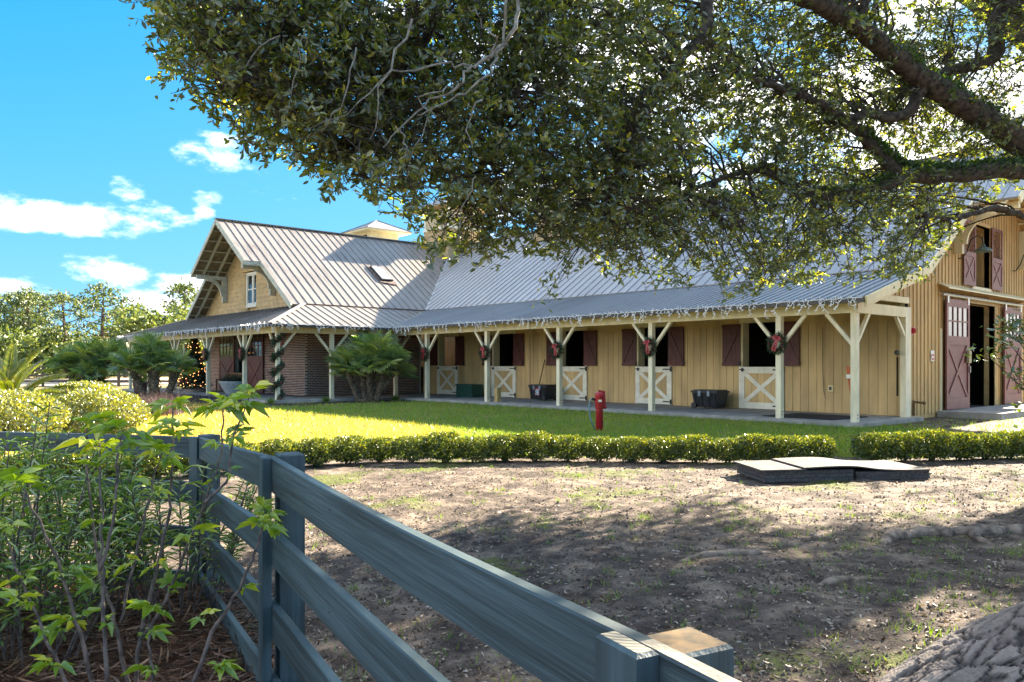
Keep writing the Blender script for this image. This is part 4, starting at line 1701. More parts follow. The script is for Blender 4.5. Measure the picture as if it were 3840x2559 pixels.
# ---------------------------------------------------------------- things on and by the porch
def build_lights():
    WIRE = mat('light_string', (.80, .80, .80), .4, .05)
    for pts, lab in (([(-28.7, 18.26, 2.97), (-8.45, 18.26, 2.97)], 'white icicle light string along the long porch gutter'),
                     ([(-28.66, 12.9, 2.97), (-28.66, 18.2, 2.97)], 'white icicle light string on the short gutter above the large fan palm'),
                     ([(-49.4, 12.76, 2.97), (-28.7, 12.76, 2.97)], 'white icicle light string along the gutter of the gabled brick wing')):
        a, b = Vector(pts[0]), Vector(pts[1])
        n = int((b - a).length / .07)
        mb = MB()
        t = (b - a).normalized()
        prev = None
        for i in range(n + 1):
            p = a + (b - a) * (i / n) + Vector((0, 0, random.uniform(-.015, .015)))
            if prev is not None:
                mb.tube([prev, p], .011, 3, False)
            prev = p
            if random.random() < .75:
                q = p + t * random.uniform(-.06, .06) + Vector((0, 0, random.uniform(.0, .09)))
                mb.tube([p, q], .010, 3, False)
            if random.random() < .5:
                q = p
                for _ in range(random.choice((1, 2, 2, 3, 4))):
                    r = q + t * random.uniform(-.07, .07) + Vector((0, 0, random.uniform(-.10, -.04)))
                    mb.tube([q, r], .009, 3, False)
                    e = r + t * random.choice((-1, 1)) * random.uniform(.03, .08) + Vector((0, 0, random.uniform(-.05, .03)))
                    mb.tube([r, e], .011, 3, False)
                    q = r
        o = obj('icicle_lights', mb, WIRE)
        tag(o, lab, 'string lights', 'icicle lights along the gutters')


build_lights()
NEEDLE = leafmat('fir_needles', [(0.0, (.012, .035, .014)), (1.0, (.04, .085, .03))], trans=.2, gloss=.06)
RIBBON = mat('red_ribbon', (.36, .03, .035), .45, .15, 8)


def needle_tuft_mesh(name, centers, r, L=.07, n_each=6):
    c = np.repeat(np.array(centers), n_each, axis=0)
    n = len(c)
    P = c + RNG.normal(size=(n, 3)) * r
    return leaf_mesh(name, P, rdir(n), rdir(n), RNG.uniform(.6, 1.2, n) * L, L * .22, NEEDLE)


def build_wreaths():
    proto = thing('wreath', 'x', 'wreath', (0, 0, 0))
    cs = []
    for i in range(150):
        a = random.uniform(0, 2 * PI)
        b = random.uniform(0, 2 * PI)
        rr = .2 + .06 * math.cos(b)
        cs.append((rr * math.cos(a), -.06 + .05 * math.sin(b), rr * math.sin(a)))
    link('ring', needle_tuft_mesh('ring', cs, .015, .075, 8), proto)
    bw = MB()
    for s in (-1, 1):
        pts = [(0, -.13, .14), (s * .05, -.15, .19), (s * .1, -.14, .17), (s * .08, -.15, .11), (0, -.135, .13)]
        for p, q in zip(pts[:-1], pts[1:]):
            bw.bar(p, q, .06, .012, (0, -1, .2))
        bw.bar((s * .01, -.135, .13), (s * .045, -.145, -.12), .05, .01, (0, -1, 0))
        bw.bar((s * .045, -.145, -.12), (s * .03, -.14, -.2), .05, .01, (0, -1, 0))
    bw.ball((0, -.15, .14), .03, 8, 5)
    link('bow', bw.mesh('bow', RIBBON), proto)
    br = MB()
    for i in range(14):
        a = 2 * PI * i / 14 + random.uniform(-.2, .2)
        br.ball((.2 * math.cos(a), -.12, .2 * math.sin(a)), .016, 6, 4)
    link('berries', br.mesh('berries', MATS['alarm_red']), proto)
    spots = [((-26.9, 18.775, 1.83), 'fir wreath with red bow on the porch post nearest the green chest'),
             ((-22.97, 18.775, 1.85), 'fir wreath with red bow on the post beside the short timber block'),
             ((-19.1, 18.775, 1.9), 'fir wreath with red bow on the post right of the labelled black tote'),
             ((-15.13, 18.775, 1.93), 'fir wreath with red bow on the post left of the plain black tote'),
             ((-10.9, 18.775, 1.95), 'fir wreath with red bow beside the stall door nearest the barn corner'),
             ((-32.5, 13.325, 1.86), 'fir wreath with red bow on the brick wing post in front of the sliding doors'),
             ((-36.7, 13.325, 1.86), 'fir wreath with red bow on the brick wing post next to the Christmas tree')]
    for i, (p, lab) in enumerate(spots):
        mw = Matrix.Translation(Vector(p)) @ Matrix.Rotation(random.uniform(-.3, .3), 4, 'Y')
        if i == 0:
            continue
        dup(proto, mw, lab, 'wreaths on the porch posts')
    proto.matrix_basis = Matrix.Translation(Vector(spots[0][0]))
    proto['label'] = spots[0][1]
    proto['group'] = 'wreaths on the porch posts'


build_wreaths()


def build_garland():
    g = thing('garland', 'fir garland with red ornaments wound around the corner post of the brick wing', 'garland', (-29.3, 13.4, 0))
    cs = []
    bl = MB()
    for i in range(420):
        t = i / 420
        a = t * 2 * PI * 4.2
        z = .1 + t * 2.45
        cs.append((-29.3 + .16 * math.cos(a), 13.4 + .16 * math.sin(a), z))
        if i % 17 == 0:
            bl.ball((-29.3 + .23 * math.cos(a), 13.4 + .23 * math.sin(a), z), .035, 8, 5)
    link('fir_rope', needle_tuft_mesh('fir_rope', cs, .05, .11, 9), g)
    link('ornaments', bl.mesh('ornaments', mat('pink_ornament', (.36, .07, .07), .35, .1)), g)


build_garland()


def build_xmas():
    x, y = -41.3, 14.35
    t = thing('christmas_tree', 'decorated Christmas tree with warm lights and red baubles on the brick porch', 'tree', (x, y, 0))
    link('trunk', MB().tube([(x, y, 0), (x, y, 2.9)], [.06, .01], 6).mesh('trunk', mat('bark_brown', (.06, .04, .025), .9, .2)), t)
    cs = []
    H = 3.05
    for i in range(1500):
        z = .25 + (H - .25) * (1 - math.sqrt(random.random()))
        R_ = .82 * (1 - (z - .25) / (H - .25)) + .05
        tier = .75 + .25 * (1 - ((z * 3.2) % 1))
        rr = R_ * tier * math.sqrt(random.uniform(.35, 1))
        a = random.uniform(0, 2 * PI)
        cs.append((x + rr * math.cos(a), y + rr * math.sin(a), z))
    link('crown', needle_tuft_mesh('crown', cs, .04, .15, 5), t)
    LB = mat('warm_bulb', (1.0, .45, .14), .4, .02, emit=.55)
    b1, b2 = MB(), MB()
    for i in range(210):
        z = .3 + (H - .4) * (1 - math.sqrt(random.random()))
        R_ = (.82 * (1 - (z - .25) / (H - .25)) + .06) * random.uniform(.85, 1.08)
        a = random.uniform(0, 2 * PI)
        (b1 if i % 5 else b2).ball((x + R_ * math.cos(a), y + R_ * math.sin(a), z), .014 if i % 5 else .045, 6, 4)
    link('fairy_lights', b1.mesh('fairy_lights', LB), t)
    link('baubles', b2.mesh('baubles', MATS['alarm_red']), t)
    tag(link('tree_skirt', MB().lathe([(.7, 0), (.66, .1), (.4, .22), (.1, .26)], (x, y, 0.002), 20).mesh('tree_skirt', mat('skirt_cloth', (.35, .28, .22), .9, .2)), t), 'pale cloth skirt')
    # wooden porch bench behind
    b = thing('porch_bench', 'slatted wooden bench against the brick wall beside the Christmas tree', 'bench', (-38.9, 15.3, 0))
    W = mat('bench_teak', (.20, .12, .06), .7, .15, 6)
    for k in range(5):
        link('seat_slat', MB().box(-40.1, -38.2, 15.05 + k * .1, 15.13 + k * .1, .42, .45).mesh('seat_slat', W), b)
    for k in range(12):
        xx = -40.0 + k * .155
        link('back_slat', MB().box(xx, xx + .06, 15.6, 15.63, .5, .92).mesh('back_slat', W), b)
    for xx in (-40.12, -38.22):
        link('leg', MB().box(xx, xx + .07, 15.02, 15.09, 0, .62).mesh('leg', W), b)
        link('leg', MB().box(xx, xx + .07, 15.58, 15.65, 0, .98).mesh('leg', W), b)
        link('armrest', MB().box(xx, xx + .07, 15.0, 15.6, .621, .66).mesh('armrest', W), b)
    link('top_rail', MB().box(-40.05, -38.22, 15.59, 15.64, .92, .99).mesh('top_rail', W), b)


build_xmas()


def build_porch_things():
    # green chest
    G = mat('green_plastic', (.012, .075, .052), .45, .1)
    c = thing('storage_chest', 'low dark green storage chest on the porch by the first stall door', 'chest', (-27.0, 21.1, 0))
    link('body', MB().box(-27.55, -26.45, 20.85, 21.4, 0.004, .47).mesh('body', G), c)
    link('lid', MB().box(-27.58, -26.42, 20.82, 21.43, .475, .55).mesh('lid', G), c)
    K = mat('black_plastic', (.018, .021, .026), .4, .15)

    def tote(x, y, L_, D, H, lab, sticker):
        t = thing('wheeled_tote', lab, 'tote', (x, y, 0))
        b = MB()
        i = .06
        b.add([(x - L_ / 2 + i, y - D / 2 + i, .05), (x + L_ / 2 - i, y - D / 2 + i, .05), (x + L_ / 2 - i, y + D / 2 - i, .05), (x - L_ / 2 + i, y + D / 2 - i, .05),
               (x - L_ / 2, y - D / 2, H - .1), (x + L_ / 2, y - D / 2, H - .1), (x + L_ / 2, y + D / 2, H - .1), (x - L_ / 2, y + D / 2, H - .1)],
              [(0, 3, 2, 1), (4, 5, 6, 7), (0, 1, 5, 4), (1, 2, 6, 5), (2, 3, 7, 6), (3, 0, 4, 7)])
        link('body', b.mesh('body', K), t)
        for k in range(4):
            xx = x - L_ / 2 + .1 + k * (L_ - .2) / 3
            link('rib', MB().bar((xx, y - D / 2 + .05, .08), (xx, y - D / 2 - .005, H - .14), .06, .03, (0, -1, 0)).mesh('rib', K), t)
        l = link('lid', MB().box(x - L_ / 2 - .03, x + L_ / 2 + .03, y - D / 2 - .03, y + D / 2 + .03, H - .095, H - .03).box(x - L_ / 2 + .02, x + L_ / 2 - .02, y - D / 2 + .02, y + D / 2 - .02, H - .03, H).mesh('lid', K), t)
        for sx in (-.22, .12):
            link('latch', MB().box(x + sx, x + sx + .1, y - D / 2 - .05, y - D / 2 - .03, H - .2, H - .04).mesh('latch', mat('latch_grey', (.22, .26, .32), .4, .1)), t)
        for sy in (-1, 1):
            wl = MB()
            wx = x + L_ / 2 - .12 if sticker else x - L_ / 2 + .08
            wl.tube([(wx, y + sy * (D / 2 - .02), .1), (wx, y + sy * (D / 2 + .03), .1)], .1, 14)
            link('wheel', wl.mesh('wheel', K), t)
        if sticker:
            s = link('label_sticker', MB().box(x - .12, x + .12, y - D / 2 - .012, y - D / 2 - .006, .2, .5).mesh('label_sticker', mat('sticker_red', (.45, .03, .05), .4, .05)), t)
            link('label_panel', MB().box(x - .1, x + .1, y - D / 2 - .016, y - D / 2 - .0125, .22, .43).mesh('label_panel', mat('sticker_pale', (.45, .55, .62), .4, .3, 20)), s)
    tote(-22.45, 21.25, .98, .6, .62, 'black wheeled tote with a red and pale blue label on the porch', True)
    tote(-14.75, 21.3, .95, .6, .6, 'plain black wheeled tote on the porch next to the fourth stall door', False)
    br = thing('broom', 'dark broom handle leaning on the tan wall behind the labelled black tote', 'broom', (-23.05, 21.7, 0))
    link('handle', MB().tube([(-23.2, 21.6, .12), (-23.08, 21.95, 1.6)], .018, 6).mesh('handle', BLACK), br)
    link('head', MB().box(-23.42, -22.98, 21.53, 21.63, .005, .14).mesh('head', GUTTER), br)
    o = obj('timber_block', MB().box(-22.72, -22.54, 18.98, 19.16, 0.003, .52), mat('raw_timber', (.50, .36, .14), .8, .15, 5), None)
    tag(o, 'short upright raw timber block standing against a porch post', 'timber')
    # rain chain
    rc = MB()
    z = 2.9
    k = 0
    while z > 0.02:
        rc.tube([(-20.0 + .012 * (k % 2), 18.33, z), (-20.0 - .012 * (k % 2), 18.33, z - .05), (-20.0, 18.33 + .012 * (k % 2), z - .05)], .008, 4, False)
        z -= .045
        k += 1
    tag(obj('rain_chain', rc, GUTTER), 'thin grey rain chain hanging from the gutter in front of the labelled tote', 'rain chain')
    mt = MB().prism([(-11.6, 19.15, .003), (-9.55, 19.0, .003), (-9.5, 20.85, .003), (-11.5, 20.95, .003)], (0, 0, .018))
    tag(obj('rubber_mat', mt, mat('mat_rubber', (.022, .024, .028), .85, .2, 10, bump=.2)), 'flat black rubber mat on the slab behind the end porch post', 'mat')
    e = MB().box(-9.24, -9.10, 19.0, 19.1, .95, 1.3)
    x = thing('orange_wand', 'orange tapered marker with a white label hung behind the end porch post', 'marker', (-9.1, 18.95, .5))
    link('body', MB().add([(-9.16, 18.93, 1.35), (-9.04, 18.93, 1.35), (-9.04, 19.03, 1.35), (-9.16, 19.03, 1.35), (-9.06, 18.95, .62), (-9.02, 18.95, .62), (-9.02, 18.99, .62), (-9.06, 18.99, .62)],
                          [(0, 1, 2, 3), (7, 6, 5, 4), (0, 4, 5, 1), (1, 5, 6, 2), (2, 6, 7, 3), (3, 7, 4, 0)]).mesh('body', mat('safety_orange', (.45, .10, .02), .5, .1)), x)
    link('label_panel', MB().box(-9.15, -9.05, 18.92, 18.925, 1.06, 1.16).mesh('label_panel', WHITE), x)
    pl = thing('planter', 'wide white bowl planter in front of the maroon doors of the brick wing', 'planter', (-36.1, 14.35, 0))
    link('bowl', MB().lathe([(.34, .004), (.36, .1), (.5, .3), (.6, .5), (.64, .55), (.66, .62), (.6, .63), (.57, .55)], (-36.1, 14.35, 0), 28).mesh('bowl', mat('planter_white', (.62, .62, .60), .6, .08), True), pl)
    cs = [(-36.1 + random.gauss(0, .25), 14.35 + random.gauss(0, .25), .62 + abs(random.gauss(0, .1))) for _ in range(160)]
    link('plant', needle_tuft_mesh('plant', cs, .04, .12, 5), pl)


build_porch_things()


def build_yard_things():
    # red hydrant
    b = gnd(1.99, 17.9)
    RED = mat('hydrant_red', (.38, .018, .03), .4, .15, 7)
    h = thing('yard_hydrant', 'red yard hydrant with a lever and pale blue hose in the lawn', 'hydrant', b)
    x, y, z = b
    link('standpipe', MB().lathe([(.085, -.05), (.082, .5), (.084, .52)], (x, y, z), 18).mesh('standpipe', RED, True), h)
    link('head', MB().lathe([(.095, .5), (.1, .52), (.1, .78), (.105, .79), (.1, .84), (.07, .87), (.02, .88)], (x, y, z), 18).mesh('head', RED, True), h)
    r = Vector((RT[0], RT[1], 0))
    c = Vector(b)
    pk = MB().bar(c + Vector((0, 0, .9)) - r * .02, c + r * .1 + Vector((0, 0, .88)), .05, .05)
    pk.bar(c + r * .1 + Vector((0, 0, .9)), c + r * .125 + Vector((0, 0, .54)), .045, .05)
    pk.ball(tuple(c + r * .125 + Vector((0, 0, .53))), .045, 10, 6)
    link('lever', pk.mesh('lever', RED), h)
    sp = MB().tube([c - r * .08 + Vector((0, 0, .7)), c - r * .17 + Vector((0, 0, .72))], .035, 10)
    link('spout', sp.mesh('spout', BLACK), h)
    link('tag_plate', MB().bar(c + Vector((-FW[0] * .101 - .0, -FW[1] * .101, .68)) - r * .04, c + Vector((-FW[0] * .101, -FW[1] * .101, .68)) + r * .04, .006, .05).mesh('tag_plate', WHITE), h)
    hs = MB().tube([c - r * .16 + Vector((0, 0, .73)), c - r * .22 + Vector((0, 0, .68)), c - r * .24 + Vector((0, 0, .5)), c - r * .2 + Vector((0, 0, .25)), c - r * .1 + Vector((0, 0, .02))], .016, 8)
    link('hose', hs.mesh('hose', mat('blue_hose', (.16, .28, .36), .4, .1), True), h)
    # rubber stall mats in two piles
    MATR = mat('stall_mat', (.085, .08, .08), .9, .25, 30, bump=.4, bscale=90)
    MATT = mat('stall_mat_top', (.088, .08, .075), .95, .25, 8, bump=.3, bscale=60)
    A = Vector((3.20, 9.93))
    ex = Vector((.995, .17)).normalized()
    ey = Vector((-.10, .99)).normalized()
    idx = 0
    labs = ['bottom', 'second', 'third', 'fourth', 'top']
    def matslab(o, L_, W_, z, th, name_label, bend=None):
        n = 14
        mb = MB()
        for q in range(n + 1):
            u = q / n
            dz = bend(u) if bend else 0
            for (v, zz) in ((0, 0), (W_, 0), (W_, th), (0, th)):
                p = o + ex * (L_ * u) + ey * v
                mb.v.append(tuple(cw(p[0], p[1], z + zz + dz)))
        for q in range(n):
            for e in range(4):
                e2 = (e + 1) % 4
                mb.f.append((q * 4 + e, q * 4 + e2, q * 4 + 4 + e2, q * 4 + 4 + e))
        mb.f += [(0, 1, 2, 3), tuple(n * 4 + k for k in (3, 2, 1, 0))]
        me = mb.mesh('stall_mat', [MATR, MATT])
        for pl_ in me.polygons:
            pl_.material_index = 1 if pl_.normal.z > .8 else 0
        tag(link('stall_mat', me), name_label, 'rubber mat', 'stacked rubber stall mats in the yard')
    g = float(gz(4.2, 10.4)) - .005
    for k in range(4):
        o = A + ex * random.uniform(-.015, .015) + ey * random.uniform(-.015, .02)
        if k < 3:
            matslab(o, 1.22, .92, g + k * .047, .043, '%s rubber mat from the ground in the higher, nearer end of the mat pile' % labs[k])
        o2 = A + ex * (1.26 + random.uniform(-.01, .015)) + ey * random.uniform(-.02, .03)
        if k < 3:
            matslab(o2, 1.05, .92, g + k * .036, .033, '%s rubber mat from the ground in the lower end of the mat pile' % labs[k])
    matslab(A - ex * .06 - ey * .02, .62, .95, g + .145, .016, 'small flat rubber mat on top of the high end of the pile')
    def bend(u):
        x_ = u * 1.75
        return -.0475 * (1 / (1 + math.exp(-(x_ - .88) * 11))) + .012 * math.sin(x_ * 3)
    matslab(A + ex * .52 - ey * .03, 1.78, .97, g + .166, .016, 'wavy rubber mat draped across the step between both mat piles', bend)
    # log in the corner
    BARK = bpy.data.materials.new('plated_bark')
    BARK.use_nodes = True
    nt = BARK.node_tree
    p = nt.nodes['Principled BSDF']
    p.inputs['Roughness'].default_value = .9
    at_ = nt.nodes.new('ShaderNodeAttribute')
    at_.attribute_name = 'plate'
    cr = nt.nodes.new('ShaderNodeValToRGB')
    e = cr.color_ramp.elements
    e[0].position, e[0].color = 0.0, (.022, .016, .013, 1)
    e[1].position, e[1].color = .35, (.11, .085, .07, 1)
    k = e.new(1.0)
    k.color = (.25, .20, .165, 1)
    nz = nt.nodes.new('ShaderNodeTexNoise')
    nz.inputs['Scale'].default_value = 22
    nz.inputs['Detail'].default_value = 8
    ad = nt.nodes.new('ShaderNodeMath')
    ad.operation = 'MULTIPLY_ADD'
    ad.inputs[1].default_value = .9
    ad.inputs[2].default_value = -.45
    tc = nt.nodes.new('ShaderNodeTexCoord')
    nt.links.new(tc.outputs['Object'], nz.inputs['Vector'])
    nt.links.new(nz.outputs['Fac'], ad.inputs[0])
    a2 = nt.nodes.new('ShaderNodeMath')
    a2.operation = 'ADD'
    nt.links.new(ad.outputs[0], a2.inputs[0])
    nt.links.new(at_.outputs['Fac'], a2.inputs[1])
    nt.links.new(a2.outputs[0], cr.inputs[0])
    nt.links.new(cr.outputs[0], p.inputs['Base Color'])
    bp = nt.nodes.new('ShaderNodeBump')
    bp.inputs['Strength'].default_value = .5
    bp.inputs['Distance'].default_value = .015
    nt.links.new(nz.outputs['Fac'], bp.inputs['Height'])
    nt.links.new(bp.outputs[0], p.inputs['Normal'])
    nu, nv = 300, 220
    U = np.linspace(0, 1, nu)
    th = np.linspace(0, 2 * np.pi, nv, endpoint=False)
    ax = np.array([[1.22, 3.20, -.30], [1.75, 3.44, -.17], [2.3, 3.58, -.08], [3.0, 3.66, .05], [4.4, 3.75, .32]])
    tt = np.array([0, .18, .36, .56, 1.0])
    C_ = np.stack([np.interp(U, tt, ax[:, i]) for i in range(3)], 1)
    for _ in range(60):
        C_[1:-1] = (C_[:-2] + 2 * C_[1:-1] + C_[2:]) / 4
    Rr = np.interp(U, tt, [.05, .21, .31, .40, .52])
    for _ in range(60):
        Rr[1:-1] = (Rr[:-2] + 2 * Rr[1:-1] + Rr[2:]) / 4
    cell = RNG.uniform(0, 1, (330, 2)) * np.array([1.0, 2 * np.pi])
    hgt = RNG.uniform(0, 1, 330)
    pos = np.zeros((nu, nv, 3))
    plate = np.zeros((nu, nv))
    T_ = np.gradient(C_, axis=0)
    T_ = unit(T_)
    for i in range(nu):
        t_ = T_[i]
        b_ = np.cross(t_, [0, 0, 1])
        b_ /= np.linalg.norm(b_)
        c_ = np.cross(b_, t_)
        wob = .05 * np.sin(th * 9 + U[i] * 31) + .03 * np.sin(th * 23 - U[i] * 70) + .02 * np.sin(th * 41 + U[i] * 160)
        du = (U[i] - cell[:, 0])[:, None] * 3.4 * .85 + wob[None, :] * .5
        dt = np.abs(th[None, :] - cell[:, 1][:, None] + wob[None, :] * .6)
        dt = np.minimum(dt, 2 * np.pi - dt) * Rr[i] * 1.9
        dd = np.sqrt(du ** 2 + dt ** 2)
        order = np.argsort(dd, axis=0)
        i0 = order[0]
        d0 = np.take_along_axis(dd, order[:1], 0)[0]
        d1 = np.take_along_axis(dd, order[1:2], 0)[0]
        q = np.clip((d1 - d0) / .022, 0, 1)
        plate[i] = q * (.55 + .45 * hgt[i0])
        lump = 1 + .05 * np.sin(th * 2 + U[i] * 9) + .03 * np.sin(th * 5 - U[i] * 14)
        rad = Rr[i] * lump - .013 * (1 - q) + .007 * hgt[i0] * q + RNG.normal(size=nv) * .0012
        pos[i] = C_[i] + np.outer(np.cos(th) * rad, b_) + np.outer(np.sin(th) * rad, c_)
    V = pos.reshape(-1, 3)
    W = np.stack([FW[0] * V[:, 1] + RT[0] * V[:, 0], FW[1] * V[:, 1] + RT[1] * V[:, 0], V[:, 2]], 1)
    ii = (np.arange(nu - 1)[:, None] * nv + np.arange(nv)[None, :])
    jj = (np.arange(nu - 1)[:, None] * nv + (np.arange(nv)[None, :] + 1) % nv)
    F_ = np.stack([ii, jj, jj + nv, ii + nv], -1).reshape(-1, 4)
    me = bpy.data.meshes.new('log')
    me.from_pydata(W.tolist(), [], F_.tolist() + [list(range(nv)), list(range((nu - 1) * nv, nu * nv))[::-1]])
    a = me.attributes.new('plate', 'FLOAT', 'POINT')
    a.data.foreach_set('value', plate.reshape(-1).astype(np.float32))
    me.materials.append(BARK)
    tag(link('log', me), 'thick log with cracked plated bark lying in the near corner of the yard', 'log')
    # surface roots
    ROOT = mat('root_wood', (.20, .155, .12), .9, .35, 12, bump=.6, bscale=25)
    for pts, r0, lab in (([(3.0, 6.45), (3.25, 6.75), (3.6, 6.95), (4.05, 6.95), (4.5, 7.0), (5.1, 7.15)], .055, 'long grey surface root with a side fork in the bare soil'),
                         ([(1.15, 5.9), (1.5, 6.1), (1.9, 6.12), (2.2, 6.3)], .03, 'thin surface root in the middle of the bare yard'),
                         ([(4.5, 6.15), (4.75, 6.5), (4.85, 6.75), (5.2, 7.0)], .035, 'short root beside the long forked surface root'),
                         ([(1.9, 5.2), (2.25, 5.45), (2.7, 5.5)], .03, 'dark half-buried root near the fence boards')):
        P_ = []
        R_ = []
        for i, (s_, d_) in enumerate(pts):
            z_ = float(gz(s_, d_))
            P_.append(cw(s_, d_, z_ + (.25 * r0 if 0 < i < len(pts) - 1 else -r0)))
            R_.append(r0 * (1.1 if 0 < i < len(pts) - 1 else .4))
        mb = MB()
        # finer, wobbling path
        Q, S_ = [], []
        for i in range(len(P_) - 1):
            for k in range(6):
                u = k / 6
                Q.append(P_[i].lerp(P_[i + 1], u) + Vector((random.gauss(0, r0 * .18), random.gauss(0, r0 * .18), random.gauss(0, r0 * .12))))
                S_.append((R_[i] * (1 - u) + R_[i + 1] * u) * random.uniform(.85, 1.15))
        Q.append(P_[-1])
        S_.append(R_[-1])
        mb.tube(Q, S_, 9)
        if r0 > .05:
            c0 = P_[3]
            mb.tube([c0, c0 - Vector((FW[0], FW[1], 0)) * .25 + Vector((RT[0], RT[1], 0)) * -.08, c0 - Vector((FW[0], FW[1], 0)) * .5 + Vector((0, 0, -.06))], [.05, .035, .012], 8)
        tag(obj('surface_root', mb, ROOT, None, True), lab, 'root')


build_yard_things()


# ---------------------------------------------------------------- vegetation
BARKB = mat('branch_bark', (.075, .06, .045), .95, .35, 14, bump=.8, bscale=22)
TWIG = mat('lichen_twig', (.30, .30, .25), .9, .3, 20, col2=(.14, .12, .10))
STEMB = mat('shrub_stem', (.13, .10, .085), .85, .3, 25)


def ordn(i):
    return ['first', 'second', 'third', 'fourth', 'fifth', 'sixth', 'seventh', 'eighth', 'ninth', 'tenth', 'eleventh', 'twelfth', 'thirteenth', 'fourteenth',
            'fifteenth', 'sixteenth', 'seventeenth', 'eighteenth', 'nineteenth', 'twentieth', 'twenty-first', 'twenty-second', 'twenty-third', 'twenty-fourth',
            'twenty-fifth', 'twenty-sixth', 'twenty-seventh', 'twenty-eighth', 'twenty-ninth', 'thirtieth', 'thirty-first', 'thirty-second', 'thirty-third', 'thirty-fourth', 'thirty-fifth'][i]


BOX = leafmat('boxwood_leaf', [(0.0, (.03, .06, .012)), (.6, (.085, .13, .016)), (1.0, (.24, .26, .02))], trans=.28, gloss=.07, rough=.35, tcol=(2.0, 1.7, .4))


def shell_leaves(name, n, rx, ry, rz, zc, L, W, m, power=2.6, inner=.3, bumpy=.06):
    """leaves through the outer part of a clipped rounded volume"""
    d = rdir(n)
    q = d / (np.sum(np.abs(d) ** power, axis=1, keepdims=True) ** (1 / power))
    rad = 1 - np.where(RNG.random(n) < inner, RNG.uniform(.15, .6, n), RNG.uniform(-.03, .12, n))
    rad += bumpy * np.sin(d[:, 0] * 7 + d[:, 2] * 5) * np.cos(d[:, 1] * 6)
    P = q * rad[:, None] * np.array([rx, ry, rz]) + np.array([0, 0, zc])
    A = unit(d * 1.0 + RNG.normal(size=(n, 3)) * .8)
    return leaf_mesh(name, P, A, rdir(n), RNG.uniform(.7, 1.3, n) * L, W, m)


def build_hedge():
    protos = []
    for v in range(4):
        fol = shell_leaves('foliage', 3300, .26, .22, .165, .215, .031, .02, BOX, 3.2, .42, .10)
        st = MB()
        for k in range(7):
            a = random.uniform(0, 2 * PI)
            st.tube([(0, 0, -.06), (.05 * math.cos(a), .05 * math.sin(a), .06), (.17 * math.cos(a), .15 * math.sin(a), .3)], [.012, .009, .004], 5)
        protos.append((fol, st.mesh('stems', BARKB)))
    ss = []
    s = -6.6
    gaps = [(-1.86, -1.72), (2.66, 2.74), (5.12, 5.16)]
    while s < 8.4:
        if not any(a < s < b for a, b in gaps):
            ss.append(s)
        s += random.uniform(.43, .5)
    for i, s in enumerate(ss):
        d = float(hedge_d(s)) + random.uniform(-.05, .05)
        fol, st = protos[i % 4]
        sc = random.uniform(.95, 1.12)
        if 5.3 < s:
            sc *= 1.12
        if -2.3 < s < -1.9:
            sc *= .86
        t = thing('boxwood_shrub', '%s clipped boxwood shrub from the left in the low hedge across the yard' % ordn(i), 'shrub', gnd(s, d), 'clipped boxwood shrubs in the low hedge',
                  rotz=math.atan2(RT[1], RT[0]) + random.uniform(-.3, .3))
        t.scale = (sc * random.uniform(.95, 1.1), sc, sc * random.uniform(.93, 1.05))
        for nm, me in (('foliage', fol), ('stems', st)):
            o = bpy.data.objects.new(nm, me)
            COL.objects.link(o)
            o.parent = t


build_hedge()


def build_round_shrubs():
    RB = leafmat('ligustrum_leaf', [(0.0, (.07, .10, .015)), (.5, (.16, .19, .02)), (1.0, (.32, .31, .05))], trans=.35, gloss=.16, rough=.3, tcol=(1.8, 1.6, .4))
    for (s, d, rx, rz, lab) in ((-8.95, 17.0, .96, .47, 'round clipped yellow-green shrub nearest the lawn behind the fence'),
                                (-9.7, 15.0, 1.05, .50, 'broad clipped yellow-green shrub at the left picture edge behind the fence'),
                                (-10.9, 20.0, .98, .53, 'round clipped shrub behind the other two in front of the purple grasses'),
                                (-11.9, 17.6, .9, .45, 'low clipped shrub at the foot of the sago palm')):
        t = thing('round_shrub', lab, 'shrub', gnd(s, d), 'round clipped shrubs by the fence')
        fol = shell_leaves('foliage', 7500, rx, rx, rz, rz * .98, .062, .042, RB, 2.0, .2, .05)
        o = bpy.data.objects.new('foliage', fol)
        COL.objects.link(o)
        o.parent = t
        st = MB()
        for k in range(12):
            a = random.uniform(0, 2 * PI)
            st.tube([(0, 0, -.05), (rx * .3 * math.cos(a), rx * .3 * math.sin(a), rz * .4), (rx * .75 * math.cos(a), rx * .75 * math.sin(a), rz * 1.1)], [.03, .02, .008], 5)
        o = bpy.data.objects.new('stems', st.mesh('stems', BARKB))
        COL.objects.link(o)
        o.parent = t


build_round_shrubs()
FAN = leafmat('fan_palm_leaf', [(0.0, (.08, .20, .09)), (.55, (.17, .31, .12)), (1.0, (.46, .52, .14))], trans=.33, gloss=.16, rough=.35, tcol=(2.0, 1.7, .4))
FIBRE = mat('palm_fibre', (.20, .15, .10), .95, .4, 16, bump=1.0, bscale=28)


